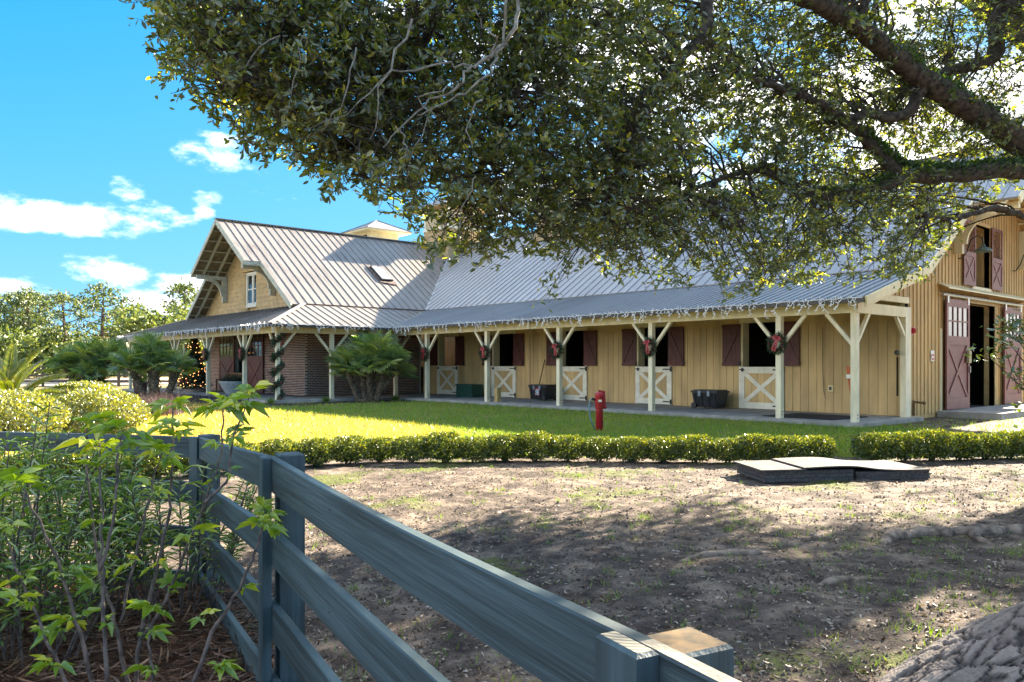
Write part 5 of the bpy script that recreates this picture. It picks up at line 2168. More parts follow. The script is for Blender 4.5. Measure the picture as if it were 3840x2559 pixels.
def fan_mesh(nseg, L, pet, spread):
    # local: petiole along +X from the origin, blade in the XY plane with droop
    ang = np.linspace(-spread, spread, nseg)
    hub = np.array([pet, 0, 0.0])
    P = np.repeat(hub[None], nseg, 0) + np.stack([np.cos(ang) * .06, np.sin(ang) * .06, np.zeros(nseg)], 1)
    A = np.stack([np.cos(ang), np.sin(ang), -.18 - .12 * RNG.random(nseg)], 1)
    B = np.stack([-np.sin(ang), np.cos(ang), np.zeros(nseg)], 1)
    ln = L * (1 - .25 * (np.abs(ang) / spread) ** 2) * RNG.uniform(.9, 1.08, nseg)
    base = RNG.random()
    # petiole as a few slim leaves
    P = np.concatenate([P, np.zeros((2, 3))])
    A = np.concatenate([A, np.array([[1, 0, 0], [1, 0, 0.]])])
    B = np.concatenate([B, np.array([[0, 1, 0], [0, 0, 1.]])])
    ln = np.concatenate([ln, [pet * 1.1, pet * 1.1]])
    wd = np.concatenate([np.full(nseg, L * .058), [.022, .022]])
    rn = np.clip(np.concatenate([base * .7 + RNG.random(nseg) * .3, [.5, .5]]), 0, 1)
    return leaf_mesh('frond', P, A, B, ln, wd, FAN, .35, rn)


FANS = None


def crown_of_fans(t, c, n, scale, tilt=(0, 0)):
    global FANS
    if FANS is None:
        FANS = [fan_mesh(24, .64, .42, 2.1) for _ in range(5)]
    for i in range(n):
        az = i * 2.39996 + random.uniform(-.2, .2)
        u = i / max(1, n - 1)
        el = math.radians(86 - 98 * u + random.uniform(-8, 8))
        M = Matrix.Translation(Vector(c)) @ Matrix.Rotation(az, 4, 'Z') @ Matrix.Rotation(-el, 4, 'Y') @ Matrix.Rotation(random.uniform(-.5, .5), 4, 'X')
        M = M @ Matrix.Scale(scale * random.uniform(.85, 1.12), 4)
        link('frond', random.choice(FANS), t, M)


def palm_trunk(t, p0, p1, r):
    mb = MB()
    p0, p1 = Vector(p0), Vector(p1)
    n = 12
    pts, rr = [], []
    for i in range(n + 1):
        u = i / n
        pts.append(p0.lerp(p1, u) + Vector((random.gauss(0, .015), random.gauss(0, .015), 0)))
        rr.append(r * (1.05 - .1 * u) * random.uniform(.85, 1.15))
    mb.tube(pts, rr, 10)
    for i in range(150):
        u = random.random()
        p = p0.lerp(p1, u)
        a = random.uniform(0, 2 * PI)
        o = Vector((math.cos(a), math.sin(a), 0))
        mb.bar(p + o * r * .8, p + o * r * random.uniform(1.2, 1.75) + Vector((0, 0, random.uniform(.03, .13))), .03, .012, o)
    link('trunk', mb.mesh('trunk', FIBRE), t)


def build_palms():
    b = Vector((-28.3, 16.9, -.1))
    t = thing('fan_palm', 'large multi-stemmed fan palm clump in front of the brick wall', 'palm', b)
    rt = Vector((RT[0], RT[1], 0))
    fw = Vector((FW[0], FW[1], 0))
    for (s0, s1, f1, z1, n, sc) in ((-.35, -.85, -.2, 1.3, 15, .95), (-.12, -.35, .1, 1.6, 16, 1.05), (.08, .05, -.15, 1.45, 14, 1.0), (.05, .2, .3, 1.95, 20, 1.08), (.3, .75, 0, 1.6, 16, 1.05), (.15, 1.05, .25, 1.25, 13, .95)):
        c = b + rt * s1 + fw * f1 + Vector((0, 0, z1))
        palm_trunk(t, b + rt * s0 + Vector((0, 0, -.05)), c, .125)
        crown_of_fans(t, c, n, sc)
    b = Vector((-34.6, 10.4, -.1))
    t = thing('fan_palm', 'three-stemmed fan palm in front of the Christmas tree', 'palm', b)
    for (s0, s1, f1, z1, n, sc) in ((-.05, -.2, 0, 2.0, 16, .92), (-.35, -.95, 0, 1.35, 17, .95), (.05, .1, -.1, 1.5, 17, .95), (.5, .75, .4, 1.3, 15, .9)):
        c = b + rt * s1 + fw * f1 + Vector((0, 0, z1))
        palm_trunk(t, b + rt * s0 + Vector((0, 0, -.05)), c, .15)
        crown_of_fans(t, c, n, sc)
    b = cw(-18.6, 34.5, -.1)
    t = thing('fan_palm', 'dense fan palm clump beyond the round shrubs near the far paddock fence', 'palm', b)
    for (s0, s1, f1, z1, n, sc) in ((-.2, -.9, 0, 1.35, 18, 1.0), (0, -.1, 0, 1.65, 18, 1.05), (.2, .8, .2, 1.7, 18, 1.1), (.1, .3, -.3, 1.0, 15, .95)):
        c = b + rt * s1 + fw * f1 + Vector((0, 0, z1))
        palm_trunk(t, b + rt * s0 + Vector((0, 0, -.05)), c, .15)
        crown_of_fans(t, c, n, sc)
    # sago palm
    SAGO = leafmat('sago_leaf', [(0.0, (.05, .095, .01)), (.5, (.10, .15, .012)), (1.0, (.24, .24, .02))], trans=.35, gloss=.12, rough=.3, tcol=(1.9, 1.7, .3))
    b = cw(-11.9, 18.6, -.1)
    t = thing('sago_palm', 'sago palm with stiff arching feather fronds at the left picture edge', 'palm', b)
    link('trunk', MB().tube([b, b + Vector((0, 0, .35))], [.2, .17], 12).mesh('trunk', FIBRE), t)

    def frond(L_):
        n = 62
        u = np.linspace(.12, 1, n)
        x = L_ * u
        z = L_ * (.28 * u - .42 * u ** 2.2)
        Ps, As, Bs, Ls = [], [], [], []
        for side in (-1, 1):
            P = np.stack([x, np.zeros(n), z], 1)
            A = np.stack([np.full(n, .75), np.full(n, side * .8), np.full(n, .35)], 1)
            Ps.append(P)
            As.append(A)
            Bs.append(np.stack([np.ones(n), np.zeros(n), np.zeros(n)], 1) + RNG.normal(size=(n, 3)) * .1)
            Ls.append(.24 * np.sin(np.pi * (.12 + .86 * u)) ** .6 + .02)
        P = np.concatenate(Ps + [np.stack([x[:-1], np.zeros(n - 1), z[:-1]], 1)])
        A = np.concatenate(As + [np.stack([np.diff(x), np.zeros(n - 1), np.diff(z)], 1)])
        B = np.concatenate(Bs + [np.tile([[0, 1., 0]], (n - 1, 1))])
        ln = np.concatenate(Ls + [np.full(n - 1, L_ / n * 1.6)])
        wd = np.concatenate([np.full(2 * n, .02), np.full(n - 1, .03)])
        return leaf_mesh('frond', P, A, B, ln, wd, SAGO, .2)
    fr = [frond(1.65) for _ in range(3)]
    for i in range(26):
        az = i * 2.39996
        el = math.radians(72 - 62 * (i / 25) + random.uniform(-6, 6))
        M = Matrix.Translation(b + Vector((0, 0, .36))) @ Matrix.Rotation(az, 4, 'Z') @ Matrix.Rotation(-el, 4, 'Y')
        link('frond', random.choice(fr), t, M @ Matrix.Scale(random.uniform(.85, 1.1), 4))


build_palms()


def blade_stuff(name, P, H, W, m, lean=.35, rnd=None, dirv=None):
    n = len(P)
    a = RNG.uniform(0, 2 * np.pi, n)
    side = np.stack([np.cos(a), np.sin(a), np.zeros(n)], 1)
    up = np.stack([RNG.normal(size=n) * lean, RNG.normal(size=n) * lean, np.ones(n)], 1) if dirv is None else dirv
    up = unit(up)
    H = np.broadcast_to(H, (n,))[:, None]
    W = np.broadcast_to(W, (n,))[:, None]
    V = np.stack([P - side * W / 2, P + side * W / 2, P + up * H], 1)
    return tri_mesh(name, V, m, RNG.random(n) if rnd is None else rnd)


GRASS = leafmat('lawn_blade', [(0.0, (.09, .20, .022)), (.5, (.17, .27, .035)), (.75, (.33, .27, .07)), (1.0, (.50, .38, .13))], trans=.42, gloss=.03, tcol=(1.7, 1.5, .5))
TUFT = leafmat('tuft_blade', [(0.0, (.06, .13, .02)), (1.0, (.17, .26, .03))], trans=.4, gloss=.05, tcol=(1.8, 1.7, .4))


def to_world(s, d, z):
    return np.stack([FW[0] * d + RT[0] * s, FW[1] * d + RT[1] * s, z], 1)


def build_ground_cover():
    # lawn
    n = 150000
    u = RNG.random(n)
    d = 12.3 * (34 / 12.3) ** u
    s = RNG.uniform(-.8, .68, n) * d
    P = to_world(s, d, gz(s, d) - .005)
    X, Y = P[:, 0], P[:, 1]
    ok = (d > hedge_d(s) + .55 + .25 * np.sin(s * 5) * np.sin(s * 1.7))
    ok &= ~((Y > 18.42) & (X < -8.5)) & ~((X > -49.4) & (X < -28.8) & (Y > 12.95))
    ok &= ~((X > -8.95) & (X < -7.2) & (Y > 23.9))
    bare = (s > 9.4 - .4 * np.sin(d * 2)) & (RNG.random(n) < .85)
    ok &= ~bare
    ok &= ~((X > -36) & (X < -26.6) & (Y > 11.8) & (Y < 13.1) & (RNG.random(n) < .9)) & ~((X > -28.9) & (X < -26.5) & (Y > 12.5) & (RNG.random(n) < .9))
    ok &= ~((X < -30.5) & (X > -43) & (Y > 9.6) & (Y < 13.2) & (RNG.random(n) < .9))
    P, X, Y, d = P[ok], X[ok], Y[ok], d[ok]
    m = len(P)
    patch = .5 + .5 * np.sin(X * .9 + 1.3 * np.sin(Y * .7)) * np.sin(Y * 1.1 + np.sin(X * .5))
    sunlit = np.clip((11.6 - Y) / 1.5, 0, 1) * np.clip((-12 - X) / 3, 0, 1)      # sunlit patch beyond the barn's shadow, painted into the blades as straw-yellow
    rn = np.clip(.12 + .30 * RNG.random(m) + .22 * patch + .75 * sunlit * RNG.random(m) ** .45, 0, 1)
    H = RNG.uniform(.035, .085, m) * (1 + .02 * d)
    o = link('lawn', blade_stuff('lawn', P, H, .012 + .0006 * d, GRASS, .5, rn))
    tag(o, 'mown lawn of green and straw coloured grass between hedge and barn', kind='stuff')
    # far meadow grass by the arena and left lawn
    # tufts in the bare yard
    cs = []
    while len(cs) < 800:
        dd = 2.5 * (11.5 / 2.5) ** random.random()
        ss = random.uniform(-.7, .66) * dd
        if ss < fence_s(dd) + .1 and dd < 5.8:
            continue
        if dd > 5.8 and ss < -2.3 and dd < 7.0:
            continue
        if 3.0 < ss < 5.6 and 9.7 < dd < 11.2:
            continue
        dens = .35 + .65 * (math.sin(ss * 1.1 + .6) * math.sin(dd * .8 + ss * .3) > -.1) * (ss > 0.3)
        if random.random() < dens:
            cs.append((ss, dd))
    P = []
    for (ss, dd) in cs:
        k = random.choice((3, 4, 6, 8, 14))
        for _ in range(k):
            P.append((ss + random.gauss(0, .035), dd + random.gauss(0, .035)))
    P = np.array(P)
    W = to_world(P[:, 0], P[:, 1], gz(P[:, 0], P[:, 1]) - .005)
    o = link('grass_tufts', blade_stuff('grass_tufts', W, RNG.uniform(.03, .085, len(W)), .008, TUFT, .55))
    tag(o, 'sparse young green grass tufts sprouting in the bare yard soil', kind='stuff')
    # leaf litter and chips
    LIT = leafmat('litter', [(0.0, (.05, .035, .025)), (.5, (.16, .11, .07)), (1.0, (.42, .36, .29))], trans=.1, gloss=.06)
    n = 21000
    dd = 2.2 * (12.3 / 2.2) ** RNG.random(n)
    ss = RNG.uniform(-.66, .68, n) * dd
    ok = ss > fence_s(dd) + .03
    ss, dd = ss[ok], dd[ok]
    n = len(ss)
    W = to_world(ss, dd, gz(ss, dd) + .004)
    A = np.stack([RNG.normal(size=n), RNG.normal(size=n), RNG.normal(size=n) * .22], 1)
    B = np.stack([RNG.normal(size=n), RNG.normal(size=n), RNG.normal(size=n) * .3], 1)
    o = link('leaf_litter', leaf_mesh('leaf_litter', W, A, B, RNG.uniform(.012, .05, n), RNG.uniform(.008, .018, n), LIT))
    tag(o, 'dry fallen oak leaves and chips strewn over the bare yard', kind='stuff')
    # clods and acorns
    CL = mat('soil_clods', (.09, .07, .055), .95, .4, 30)
    mb = MB()
    oc = [(1, 0, 0), (0, 1, 0), (-1, 0, 0), (0, -1, 0), (0, 0, 1)]
    of = [(0, 1, 4), (1, 2, 4), (2, 3, 4), (3, 0, 4)]
    for _ in range(26000):
        dd_ = 1.9 * (12.0 / 1.9) ** random.random()
        s_ = random.uniform(-.66, .68) * dd_
        if s_ < fence_s(dd_) + .05:
            continue
        z = float(gz(s_, dd_))
        r = random.choice((.004, .006, .007, .009, .011)) * (1 + .05 * dd_)
        if random.random() < .02:
            r *= 2.0
        a = random.uniform(0, 1.5)
        c = cw(s_, dd_, z)
        ca, sa = math.cos(a), math.sin(a)
        mb.add([(c.x + (x * ca - y * sa) * r * random.uniform(.7, 1.3), c.y + (x * sa + y * ca) * r * random.uniform(.7, 1.3), c.z + zz * r * random.uniform(.8, 1.3) - (0 if zz else .002)) for x, y, zz in oc], of)
    o = obj('soil_clods', mb, CL, None, True)
    tag(o, 'small soil clods and acorns scattered across the bare yard', kind='stuff')
    # pine straw
    ST = leafmat('pine_straw', [(0.0, (.05, .022, .013)), (.6, (.15, .07, .035)), (1.0, (.30, .17, .09))], trans=.05, gloss=.06)
    n = 26000
    dd = 2.0 * (6.6 / 2.0) ** RNG.random(n)
    ss = RNG.uniform(-.75, .3, n) * dd
    lim = np.where(dd > 5.76, -2.3 - (dd - 5.76) * 4, fence_s(dd) + .25)
    ok = ss < lim
    ss, dd = ss[ok], dd[ok]
    n = len(ss)
    W = to_world(ss, dd, gz(ss, dd) + RNG.uniform(.0, .035, n))
    A = np.stack([RNG.normal(size=n), RNG.normal(size=n), RNG.normal(size=n) * .18], 1)
    o = link('pine_straw', leaf_mesh('pine_straw', W, A, rdir(n), RNG.uniform(.08, .2, n), .0032, ST, 0))
    tag(o, 'reddish brown pine straw mulch covering the bed left of the fence', kind='stuff')


build_ground_cover()


# foreground shrubs -----------------------------------------------------
LOBE = leafmat('lobed_leaf', [(0.0, (.12, .24, .02)), (.5, (.27, .38, .025)), (1.0, (.46, .48, .04))], trans=.4, gloss=.07, rough=.4, tcol=(1.6, 1.5, .35))


def lobed_leaf(seed):
    r_ = random.Random(seed)
    lob = [(-108, .55), (-55, .85), (0, 1.15), (55, .85), (108, .55)]
    pts = []
    seq = []
    for i, (a, r) in enumerate(lob):
        r *= r_.uniform(.88, 1.1)
        seq += [(a - 15, r * .62), (a, r), (a + 15, r * .62)]
        if i < 4:
            seq.append(((a + lob[i + 1][0]) / 2, .40))
    for a, r in seq:
        t = math.radians(a)
        pts.append((r * math.cos(t), r * math.sin(t), -.38 * r * r + .16 * abs(math.sin(t * 3)) + r_.uniform(-.05, .05)))
    V = [(0, 0, 0)] + pts
    n = len(pts)
    F_ = [(0, i, i + 1) for i in range(1, n)]
    # stalk
    k = len(V)
    V += [(-.55, .02, .12), (-.55, -.02, .12)]
    F_.append((0, k, k + 1))
    me = bpy.data.meshes.new('leaf')
    me.from_pydata(V, [], F_)
    a = me.attributes.new('rnd', 'FLOAT', 'POINT')
    base = r_.random()
    a.data.foreach_set('value', [min(1, max(0, base + r_.uniform(-.12, .12))) for _ in V])
    me.materials.append(LOBE)
    me.update()
    return me


def build_sapling():
    t = thing('lobed_leaf_shrub', 'tall sparse shrub with bare stems and bright lobed leaves in front of the fence', 'shrub', gnd(-1.45, 3.15))
    stems = [[(248, 1640), (240, 1457), (232, 1312), (236, 1167), (228, 1018)],
             [(310, 1640), (319, 1469), (352, 1436), (397, 1341), (472, 1155), (509, 1043), (513, 925)],
             [(319, 1469), (360, 1333), (389, 1167), (399, 1043), (397, 935)],
             [(235, 1640), (182, 1457), (145, 1312), (75, 1167), (41, 1095)],
             [(180, 1640), (112, 1478), (45, 1333), (8, 1215)],
             [(418, 1640), (488, 1453), (550, 1354), (596, 1246), (608, 1185)],
             [(300, 1600), (270, 1450), (232, 1333), (205, 1150), (199, 975)],
             [(276, 1430), (300, 1333), (345, 1130), (372, 1043)],
             [(232, 1312), (262, 1180), (270, 1040), (282, 990)],
             [(472, 1155), (520, 1110), (540, 1000), (575, 905)],
             [(345, 1640), (350, 1560), (342, 1460), (345, 1400)]]
    heads = []
    ds = [3.0, 3.25, 3.4, 3.1, 2.9, 3.1, 3.3, 3.2, 3.0, 3.25, 3.0]
    for st, d0 in zip(stems, ds):
        P = [at(x, y, d0 + .08 * i) for i, (x, y) in enumerate(st)]
        Q, R_ = [], []
        for i in range(len(P) - 1):
            for k in range(5):
                u = k / 5
                Q.append(P[i].lerp(P[i + 1], u) + Vector((random.gauss(0, .004), random.gauss(0, .004), 0)))
        Q.append(P[-1])
        n = len(Q)
        R_ = [.0098 * (1 - .68 * i / n) * (1 if len(st) > 4 else .75) * random.uniform(.93, 1.07) for i in range(n)]
        link('stem', MB().tube(Q, R_, 7).mesh('stem', STEMB, True), t)
        heads.append((Q[-1], 8))
        for i in range(6, n - 2, 4):
            if random.random() < .75:
                heads.append((Q[i], random.choice((2, 3, 4, 5))))
    heads += [(at(552, 930, 3.4), 5), (at(500, 935, 3.4), 5), (at(30, 1120, 3.2), 5), (at(395, 985, 3.5), 6), (at(410, 1005, 3.5), 4), (at(235, 1030, 3.3), 4), (at(600, 1205, 3.2), 4), (at(470, 1420, 3.0), 3), (at(495, 1530, 2.95), 5), (at(60, 1380, 3.0), 4), (at(120, 1530, 2.9), 6)]
    ms = [lobed_leaf(i) for i in range(7)]
    cnt = 0
    for p, k in heads:
        for j in range(k):
            if cnt >= 290:
                break
            L_ = random.choice((.03, .04, .055, .07, .085)) * random.uniform(.85, 1.2) * (1.1 if k > 4 else .9)
            az = random.uniform(0, 2 * PI)
            el = random.uniform(-.35, .75)
            M = Matrix.Translation(p) @ Matrix.Rotation(az, 4, 'Z') @ Matrix.Rotation(-el, 4, 'Y') @ Matrix.Rotation(random.uniform(-.6, .6), 4, 'X') @ Matrix.Translation(Vector((.5 * L_, 0, 0))) @ Matrix.Scale(L_, 4)
            link('leaf', random.choice(ms), t, M)
            cnt += 1


build_sapling()
NARROW = leafmat('narrow_leaf', [(0.0, (.07, .17, .04)), (.6, (.15, .26, .06)), (1.0, (.30, .38, .06))], trans=.35, gloss=.10, rough=.35, tcol=(1.8, 1.7, .4))


def narrow_shrub(s, d, n, h, lab, spread=.5):
    g = gnd(s, d)
    t = thing('narrow_leaf_shrub', lab, 'shrub', g, 'narrow-leaved shrubs behind the sapling')
    st = MB()
    Ps, As = [], []
    for i in range(n):
        a = random.uniform(0, 2 * PI)
        r = spread * math.sqrt(random.random())
        b = g + Vector((r * .5 * math.cos(a), r * .5 * math.sin(a), -.02))
        hh = h * random.uniform(.6, 1.05)
        tip = g + Vector((r * 1.25 * math.cos(a), r * 1.25 * math.sin(a), hh))
        mid = b.lerp(tip, .5) + Vector((random.gauss(0, .03), random.gauss(0, .03), .03))
        st.tube([b, mid, tip], [.006, .005, .0025], 5)
        m = 30
        for k in range(m):
            u = .25 + .75 * (k / m) ** .8
            p = b.lerp(mid, u * 2) if u < .5 else mid.lerp(tip, u * 2 - 1)
            aa = k * 2.4 + random.uniform(-.4, .4)
            Ps.append(tuple(p))
            As.append((math.cos(aa), math.sin(aa), random.uniform(-.1, .9)))
    link('stems', st.mesh('stems', STEMB), t)
    n_ = len(Ps)
    link('foliage', leaf_mesh('foliage', np.array(Ps), np.array(As), np.stack([-np.array(As)[:, 1], np.array(As)[:, 0], np.zeros(n_)], 1) + RNG.normal(size=(n_, 3)) * .15,
                              RNG.uniform(.07, .125, n_), RNG.uniform(.012, .02, n_), NARROW, .2), t)


for (s, d, n, h, lab) in ((-2.15, 5.1, 34, .95, 'narrow-leaved shrub right against the fence corner post'), (-2.75, 5.0, 38, 1.1, 'tallest narrow-leaved shrub behind the lobed-leaf stems'),
                          (-3.35, 5.25, 34, 1.1, 'narrow-leaved shrub touching the long left fence board'), (-2.6, 4.2, 24, .8, 'low narrow-leaved shrub nearest the pine straw'),
                          (-2.95, 4.4, 26, 1.35, 'leggy narrow-leaved shrub at the left picture edge'), (-3.9, 5.6, 30, 1.15, 'narrow-leaved shrub in the far left corner of the bed')):
    narrow_shrub(s, d, n, h, lab)


def build_side_shrub():
    # evergreen with whorled leaves reaching in at the right
    g = gnd(6.3, 8.6)
    t = thing('evergreen_shrub', 'glossy evergreen shrub reaching in at the right edge in front of the barn door', 'shrub', g)
    G = leafmat('glossy_leaf', [(0.0, (.04, .09, .012)), (.6, (.09, .14, .015)), (1.0, (.22, .22, .02))], trans=.38, gloss=.14, rough=.25, tcol=(1.9, 1.7, .3))
    st = MB()
    Ps, As = [], []
    for i in range(70):
        a = random.uniform(0, 2 * PI)
        r = random.uniform(.2, 1.05)
        z = random.uniform(.7, 2.25)
        r *= math.sqrt(max(.05, 1 - ((z - 1.4) / 1.0) ** 2))
        tip = g + Vector((r * math.cos(a), r * math.sin(a), z))
        st.tube([g, g + Vector((r * .3 * math.cos(a), r * .3 * math.sin(a), z * .55)), tip], [.02, .012, .004], 5)
        for k in range(26):
            p = tip + Vector((random.gauss(0, .09), random.gauss(0, .09), random.gauss(0, .08)))
            Ps.append(tuple(p))
            As.append((random.gauss(0, 1), random.gauss(0, 1), random.gauss(.3, .5)))
    link('stems', st.mesh('stems', BARKB), t)
    n = len(Ps)
    link('foliage', leaf_mesh('foliage', np.array(Ps), np.array(As), rdir(n), RNG.uniform(.07, .115, n), RNG.uniform(.028, .04, n), G), t)


build_side_shrub()


# purple ornamental grasses and small plants
def build_small_plants():
    PG = leafmat('purple_grass', [(0.0, (.05, .03, .035)), (.6, (.13, .08, .08)), (1.0, (.26, .19, .16))], trans=.3, gloss=.04, tcol=(1.3, 1.1, 1.0))
    for i, (s, d, lab) in enumerate(((-12.4, 21.5, 'purple fountain grass clump next to the sago palm'), (-11.3, 22.3, 'purple fountain grass clump in the middle behind the round shrubs'),
                                     (-10.4, 23.2, 'purple fountain grass clump closest to the dense fan palm'))):
        g = gnd(s, d)
        n = 900
        P = np.tile(np.array(g)[None], (n, 1)) + RNG.normal(size=(n, 3)) * np.array([.3, .3, 0])
        o = link('fountain_grass', blade_stuff('fountain_grass', P, RNG.uniform(.4, .85, n), .014, PG, .4))
        tag(o, lab, 'grass clump', 'purple fountain grasses')
    DK = leafmat('mondo_leaf', [(0.0, (.03, .02, .035)), (1.0, (.09, .06, .08))], trans=.1, gloss=.08)
    n = 2600
    P = np.stack([RNG.uniform(-41, -31.2, n), 12.55 + RNG.normal(size=n) * .22, np.full(n, -.1)], 1)
    o = link('mondo_border', blade_stuff('mondo_border', P, RNG.uniform(.1, .26, n), .02, DK, .7))
    tag(o, 'dark purple ground-cover border along the brick wing porch', kind='stuff')
    for (x, y, lab) in ((-28.75, 15.2, 'small green fern sprouting at the foot of the middle side-porch post'), (-28.3, 18.2, 'small fern at the foot of the inner corner post'), (-28.9, 12.95, 'small fern at the foot of the garlanded post')):
        n = 130
        P = np.tile([[x, y, -.08]], (n, 1)) + RNG.normal(size=(n, 3)) * np.array([.06, .06, 0])
        o = link('fern', blade_stuff('fern', P, RNG.uniform(.12, .32, n), .03, TUFT, .7))
        tag(o, lab, 'fern', 'small ferns by the porch posts')


build_small_plants()


# ---------------------------------------------------------------- the live oak
OAK = leafmat('oak_leaf', [(0.0, (.03, .055, .02)), (.55, (.07, .105, .028)), (.88, (.13, .155, .03)), (1.0, (.22, .20, .04))], trans=.52, gloss=.09, rough=.38, tcol=(3.4, 2.9, .45))
LOW = [(330, -60), (345, 30), (372, 100), (388, 160), (405, 205), (470, 232), (530, 268), (565, 325), (640, 345), (715, 378), (780, 425), (860, 468), (930, 512), (980, 548),
       (1060, 588), (1120, 590), (1170, 572), (1235, 585), (1290, 588), (1370, 592), (1430, 618), (1490, 652), (1560, 652), (1630, 636), (1660, 672), (1740, 655), (1820, 650),
       (1900, 636), (1965, 648), (2050, 640), (2100, 622), (2140, 590), (2180, 545), (2215, 500), (2280, 478), (2353, 450), (2600, 470)]
LX = [p[0] for p in LOW]
LY = [p[1] for p in LOW]


def canopy_depth(px):
    return float(np.interp(px, [300, 900, 1200, 1500, 1900, 2353, 2700], [6.6, 7.0, 7.8, 9.6, 11.3, 12.6, 13.0]))


def build_oak():
    base = cw(11.6, 13.6, -.15)
    t = thing('live_oak', 'huge live oak whose dense leafy limbs arch in over the barn from the right', 'tree', base)
    rt = Vector((RT[0], RT[1], 0))
    # trunk, outside the picture on the right
    fork = cw(11.2, 13.5, 3.2)
    mb = MB()
    pts = [base + Vector((0, 0, -.1)), base + Vector((0, 0, .6)), base.lerp(fork, .55), fork]
    mb.tube(pts, [.95, .66, .58, .62], 16)
    link('trunk', mb.mesh('trunk', BARKB, True), t)
    limbs = [
        # main rising limb seen at the right edge
        ([fork, at(2500, 420, 13.0), at(2353, 335, 12.6), at(2240, 258, 12.3), at(2130, 190, 12.0), at(2010, 95, 11.6), at(1900, 20, 11.0), at(1700, -60, 10.0), at(1400, -90, 9.0), at(1100, -70, 8.0), at(850, -60, 7.4), at(620, -30, 7.0)],
         [.5, .26, .215, .19, .175, .15, .13, .10, .08, .06, .045, .025]),
        # fern-covered limb that dips and climbs again
        ([fork, at(2520, 420, 12.9), at(2353, 392, 12.4), at(2200, 402, 12.1), at(2080, 402, 11.9), at(2020, 350, 11.8), at(1950, 285, 11.6), at(1880, 235, 11.4), at(1790, 205, 11.0), at(1700, 170, 10.5)],
         [.45, .18, .14, .125, .115, .095, .08, .065, .05, .03]),
        ([at(2085, 405, 11.9), at(1990, 440, 11.7), at(1900, 452, 11.5), at(1820, 428, 11.3), at(1765, 395, 11.1), at(1690, 400, 10.8), at(1560, 450, 10.3)],
         [.09, .075, .065, .055, .045, .035, .02]),
        ([at(2130, 190, 12.0), at(2075, 265, 12.0), at(1990, 262, 11.8), at(1930, 285, 11.6)], [.10, .085, .07, .045]),
        ([fork, at(2470, 150, 13.5), at(2335, 10, 13.6), at(2290, 55, 13.5), at(2285, 130, 13.4), at(2180, 165, 13.2), at(2090, 205, 13.0)], [.42, .22, .16, .14, .12, .09, .04]),
        ([at(2353, 500, 12.6), at(2300, 478, 12.2), at(2240, 490, 11.9), at(2180, 505, 11.6), at(2120, 492, 11.3)], [.05, .045, .04, .035, .02]),
        ([at(1640, -80, 9.8), at(1620, 60, 9.5), at(1540, 170, 9.2), at(1450, 330, 9.0), at(1420, 470, 8.9)], [.09, .07, .055, .04, .02]),
        ([at(1330, -95, 8.8), at(1240, 60, 8.4), at(1180, 200, 8.1), at(1130, 330, 8.0), at(1080, 450, 7.9)], [.08, .065, .05, .035, .015]),
        ([at(1060, -70, 7.9), at(960, 120, 7.4), at(860, 250, 7.2), at(800, 370, 7.1)], [.06, .045, .03, .012]),
        ([at(800, -60, 7.3), at(650, 110, 7.0), at(560, 230, 6.9)], [.045, .03, .01]),
        # crown towards the viewer and to the far right, outside the picture
        ([fork, cw(9.6, 11.2, 5.6), cw(8.4, 9.0, 6.8), cw(7.2, 6.4, 7.4), cw(6.5, 4.2, 7.6)], [.42, .26, .2, .12, .05]),
        ([fork, cw(13.4, 11.6, 5.8), cw(15.5, 9.4, 7.2), cw(17.0, 8.0, 7.8)], [.42, .26, .18, .06]),
        ([fork, cw(13.2, 15.6, 6.2), cw(14.5, 17.8, 8.2), cw(15.6, 19.4, 9.0)], [.42, .26, .18, .06]),
        ([fork, cw(10.8, 15.0, 6.6), cw(9.6, 16.4, 9.0), cw(8.4, 17.4, 10.2)], [.42, .26, .18, .06]),
    ]
    nodes = []
    for pts, rr in limbs:
        Q, R_ = [], []
        for i in range(len(pts) - 1):
            for k in range(6):
                u = k / 6
                p0, p1, p2, p3 = pts[max(i - 1, 0)], pts[i], pts[i + 1], pts[min(i + 2, len(pts) - 1)]
                q = .5 * ((2 * p1) + (p2 - p0) * u + (2 * p0 - 5 * p1 + 4 * p2 - p3) * u * u + (3 * p1 - p0 - 3 * p2 + p3) * u ** 3)
                Q.append(q + Vector((random.gauss(0, .012), random.gauss(0, .012), random.gauss(0, .012))))
                R_.append((rr[i] * (1 - u) + rr[i + 1] * u) * random.uniform(.93, 1.07))
        Q.append(pts[-1])
        R_.append(rr[-1])
        link('limb', MB().tube(Q, R_, 10).mesh('limb', BARKB, True), t)
        nodes += list(zip(Q, R_))
    NP = np.array([tuple(q) for q, r in nodes])
    # boughs: tips spread through the crown
    tips = []
    def lowlim(px):
        return float(np.interp(px, LX, LY))
    tries = 0
    while len(tips) < 1150 and tries < 60000:
        tries += 1
        px = random.uniform(340, 2560)
        lo = lowlim(px)
        py = random.uniform(-420, lo - 6)
        # fewer leaves where the sky shows at the right and in the lower right
        if 2180 < px and 60 < py < 330 and random.random() < .55:
            continue
        if px > 1150 and py > 330 and random.random() < .1:
            continue
        if py < -20 and random.random() < .72:
            continue
        if px < 1150 and random.random() < .35:
            continue
        w = .55 + .45 * min(1, (lo - py) / 150)
        if random.random() > w:
            continue
        d = canopy_depth(px) * (random.uniform(.9, 1.16) if px < 1650 or py > 430 else random.uniform(.99, 1.22))
        tips.append((at(px, py, d), 1, px))
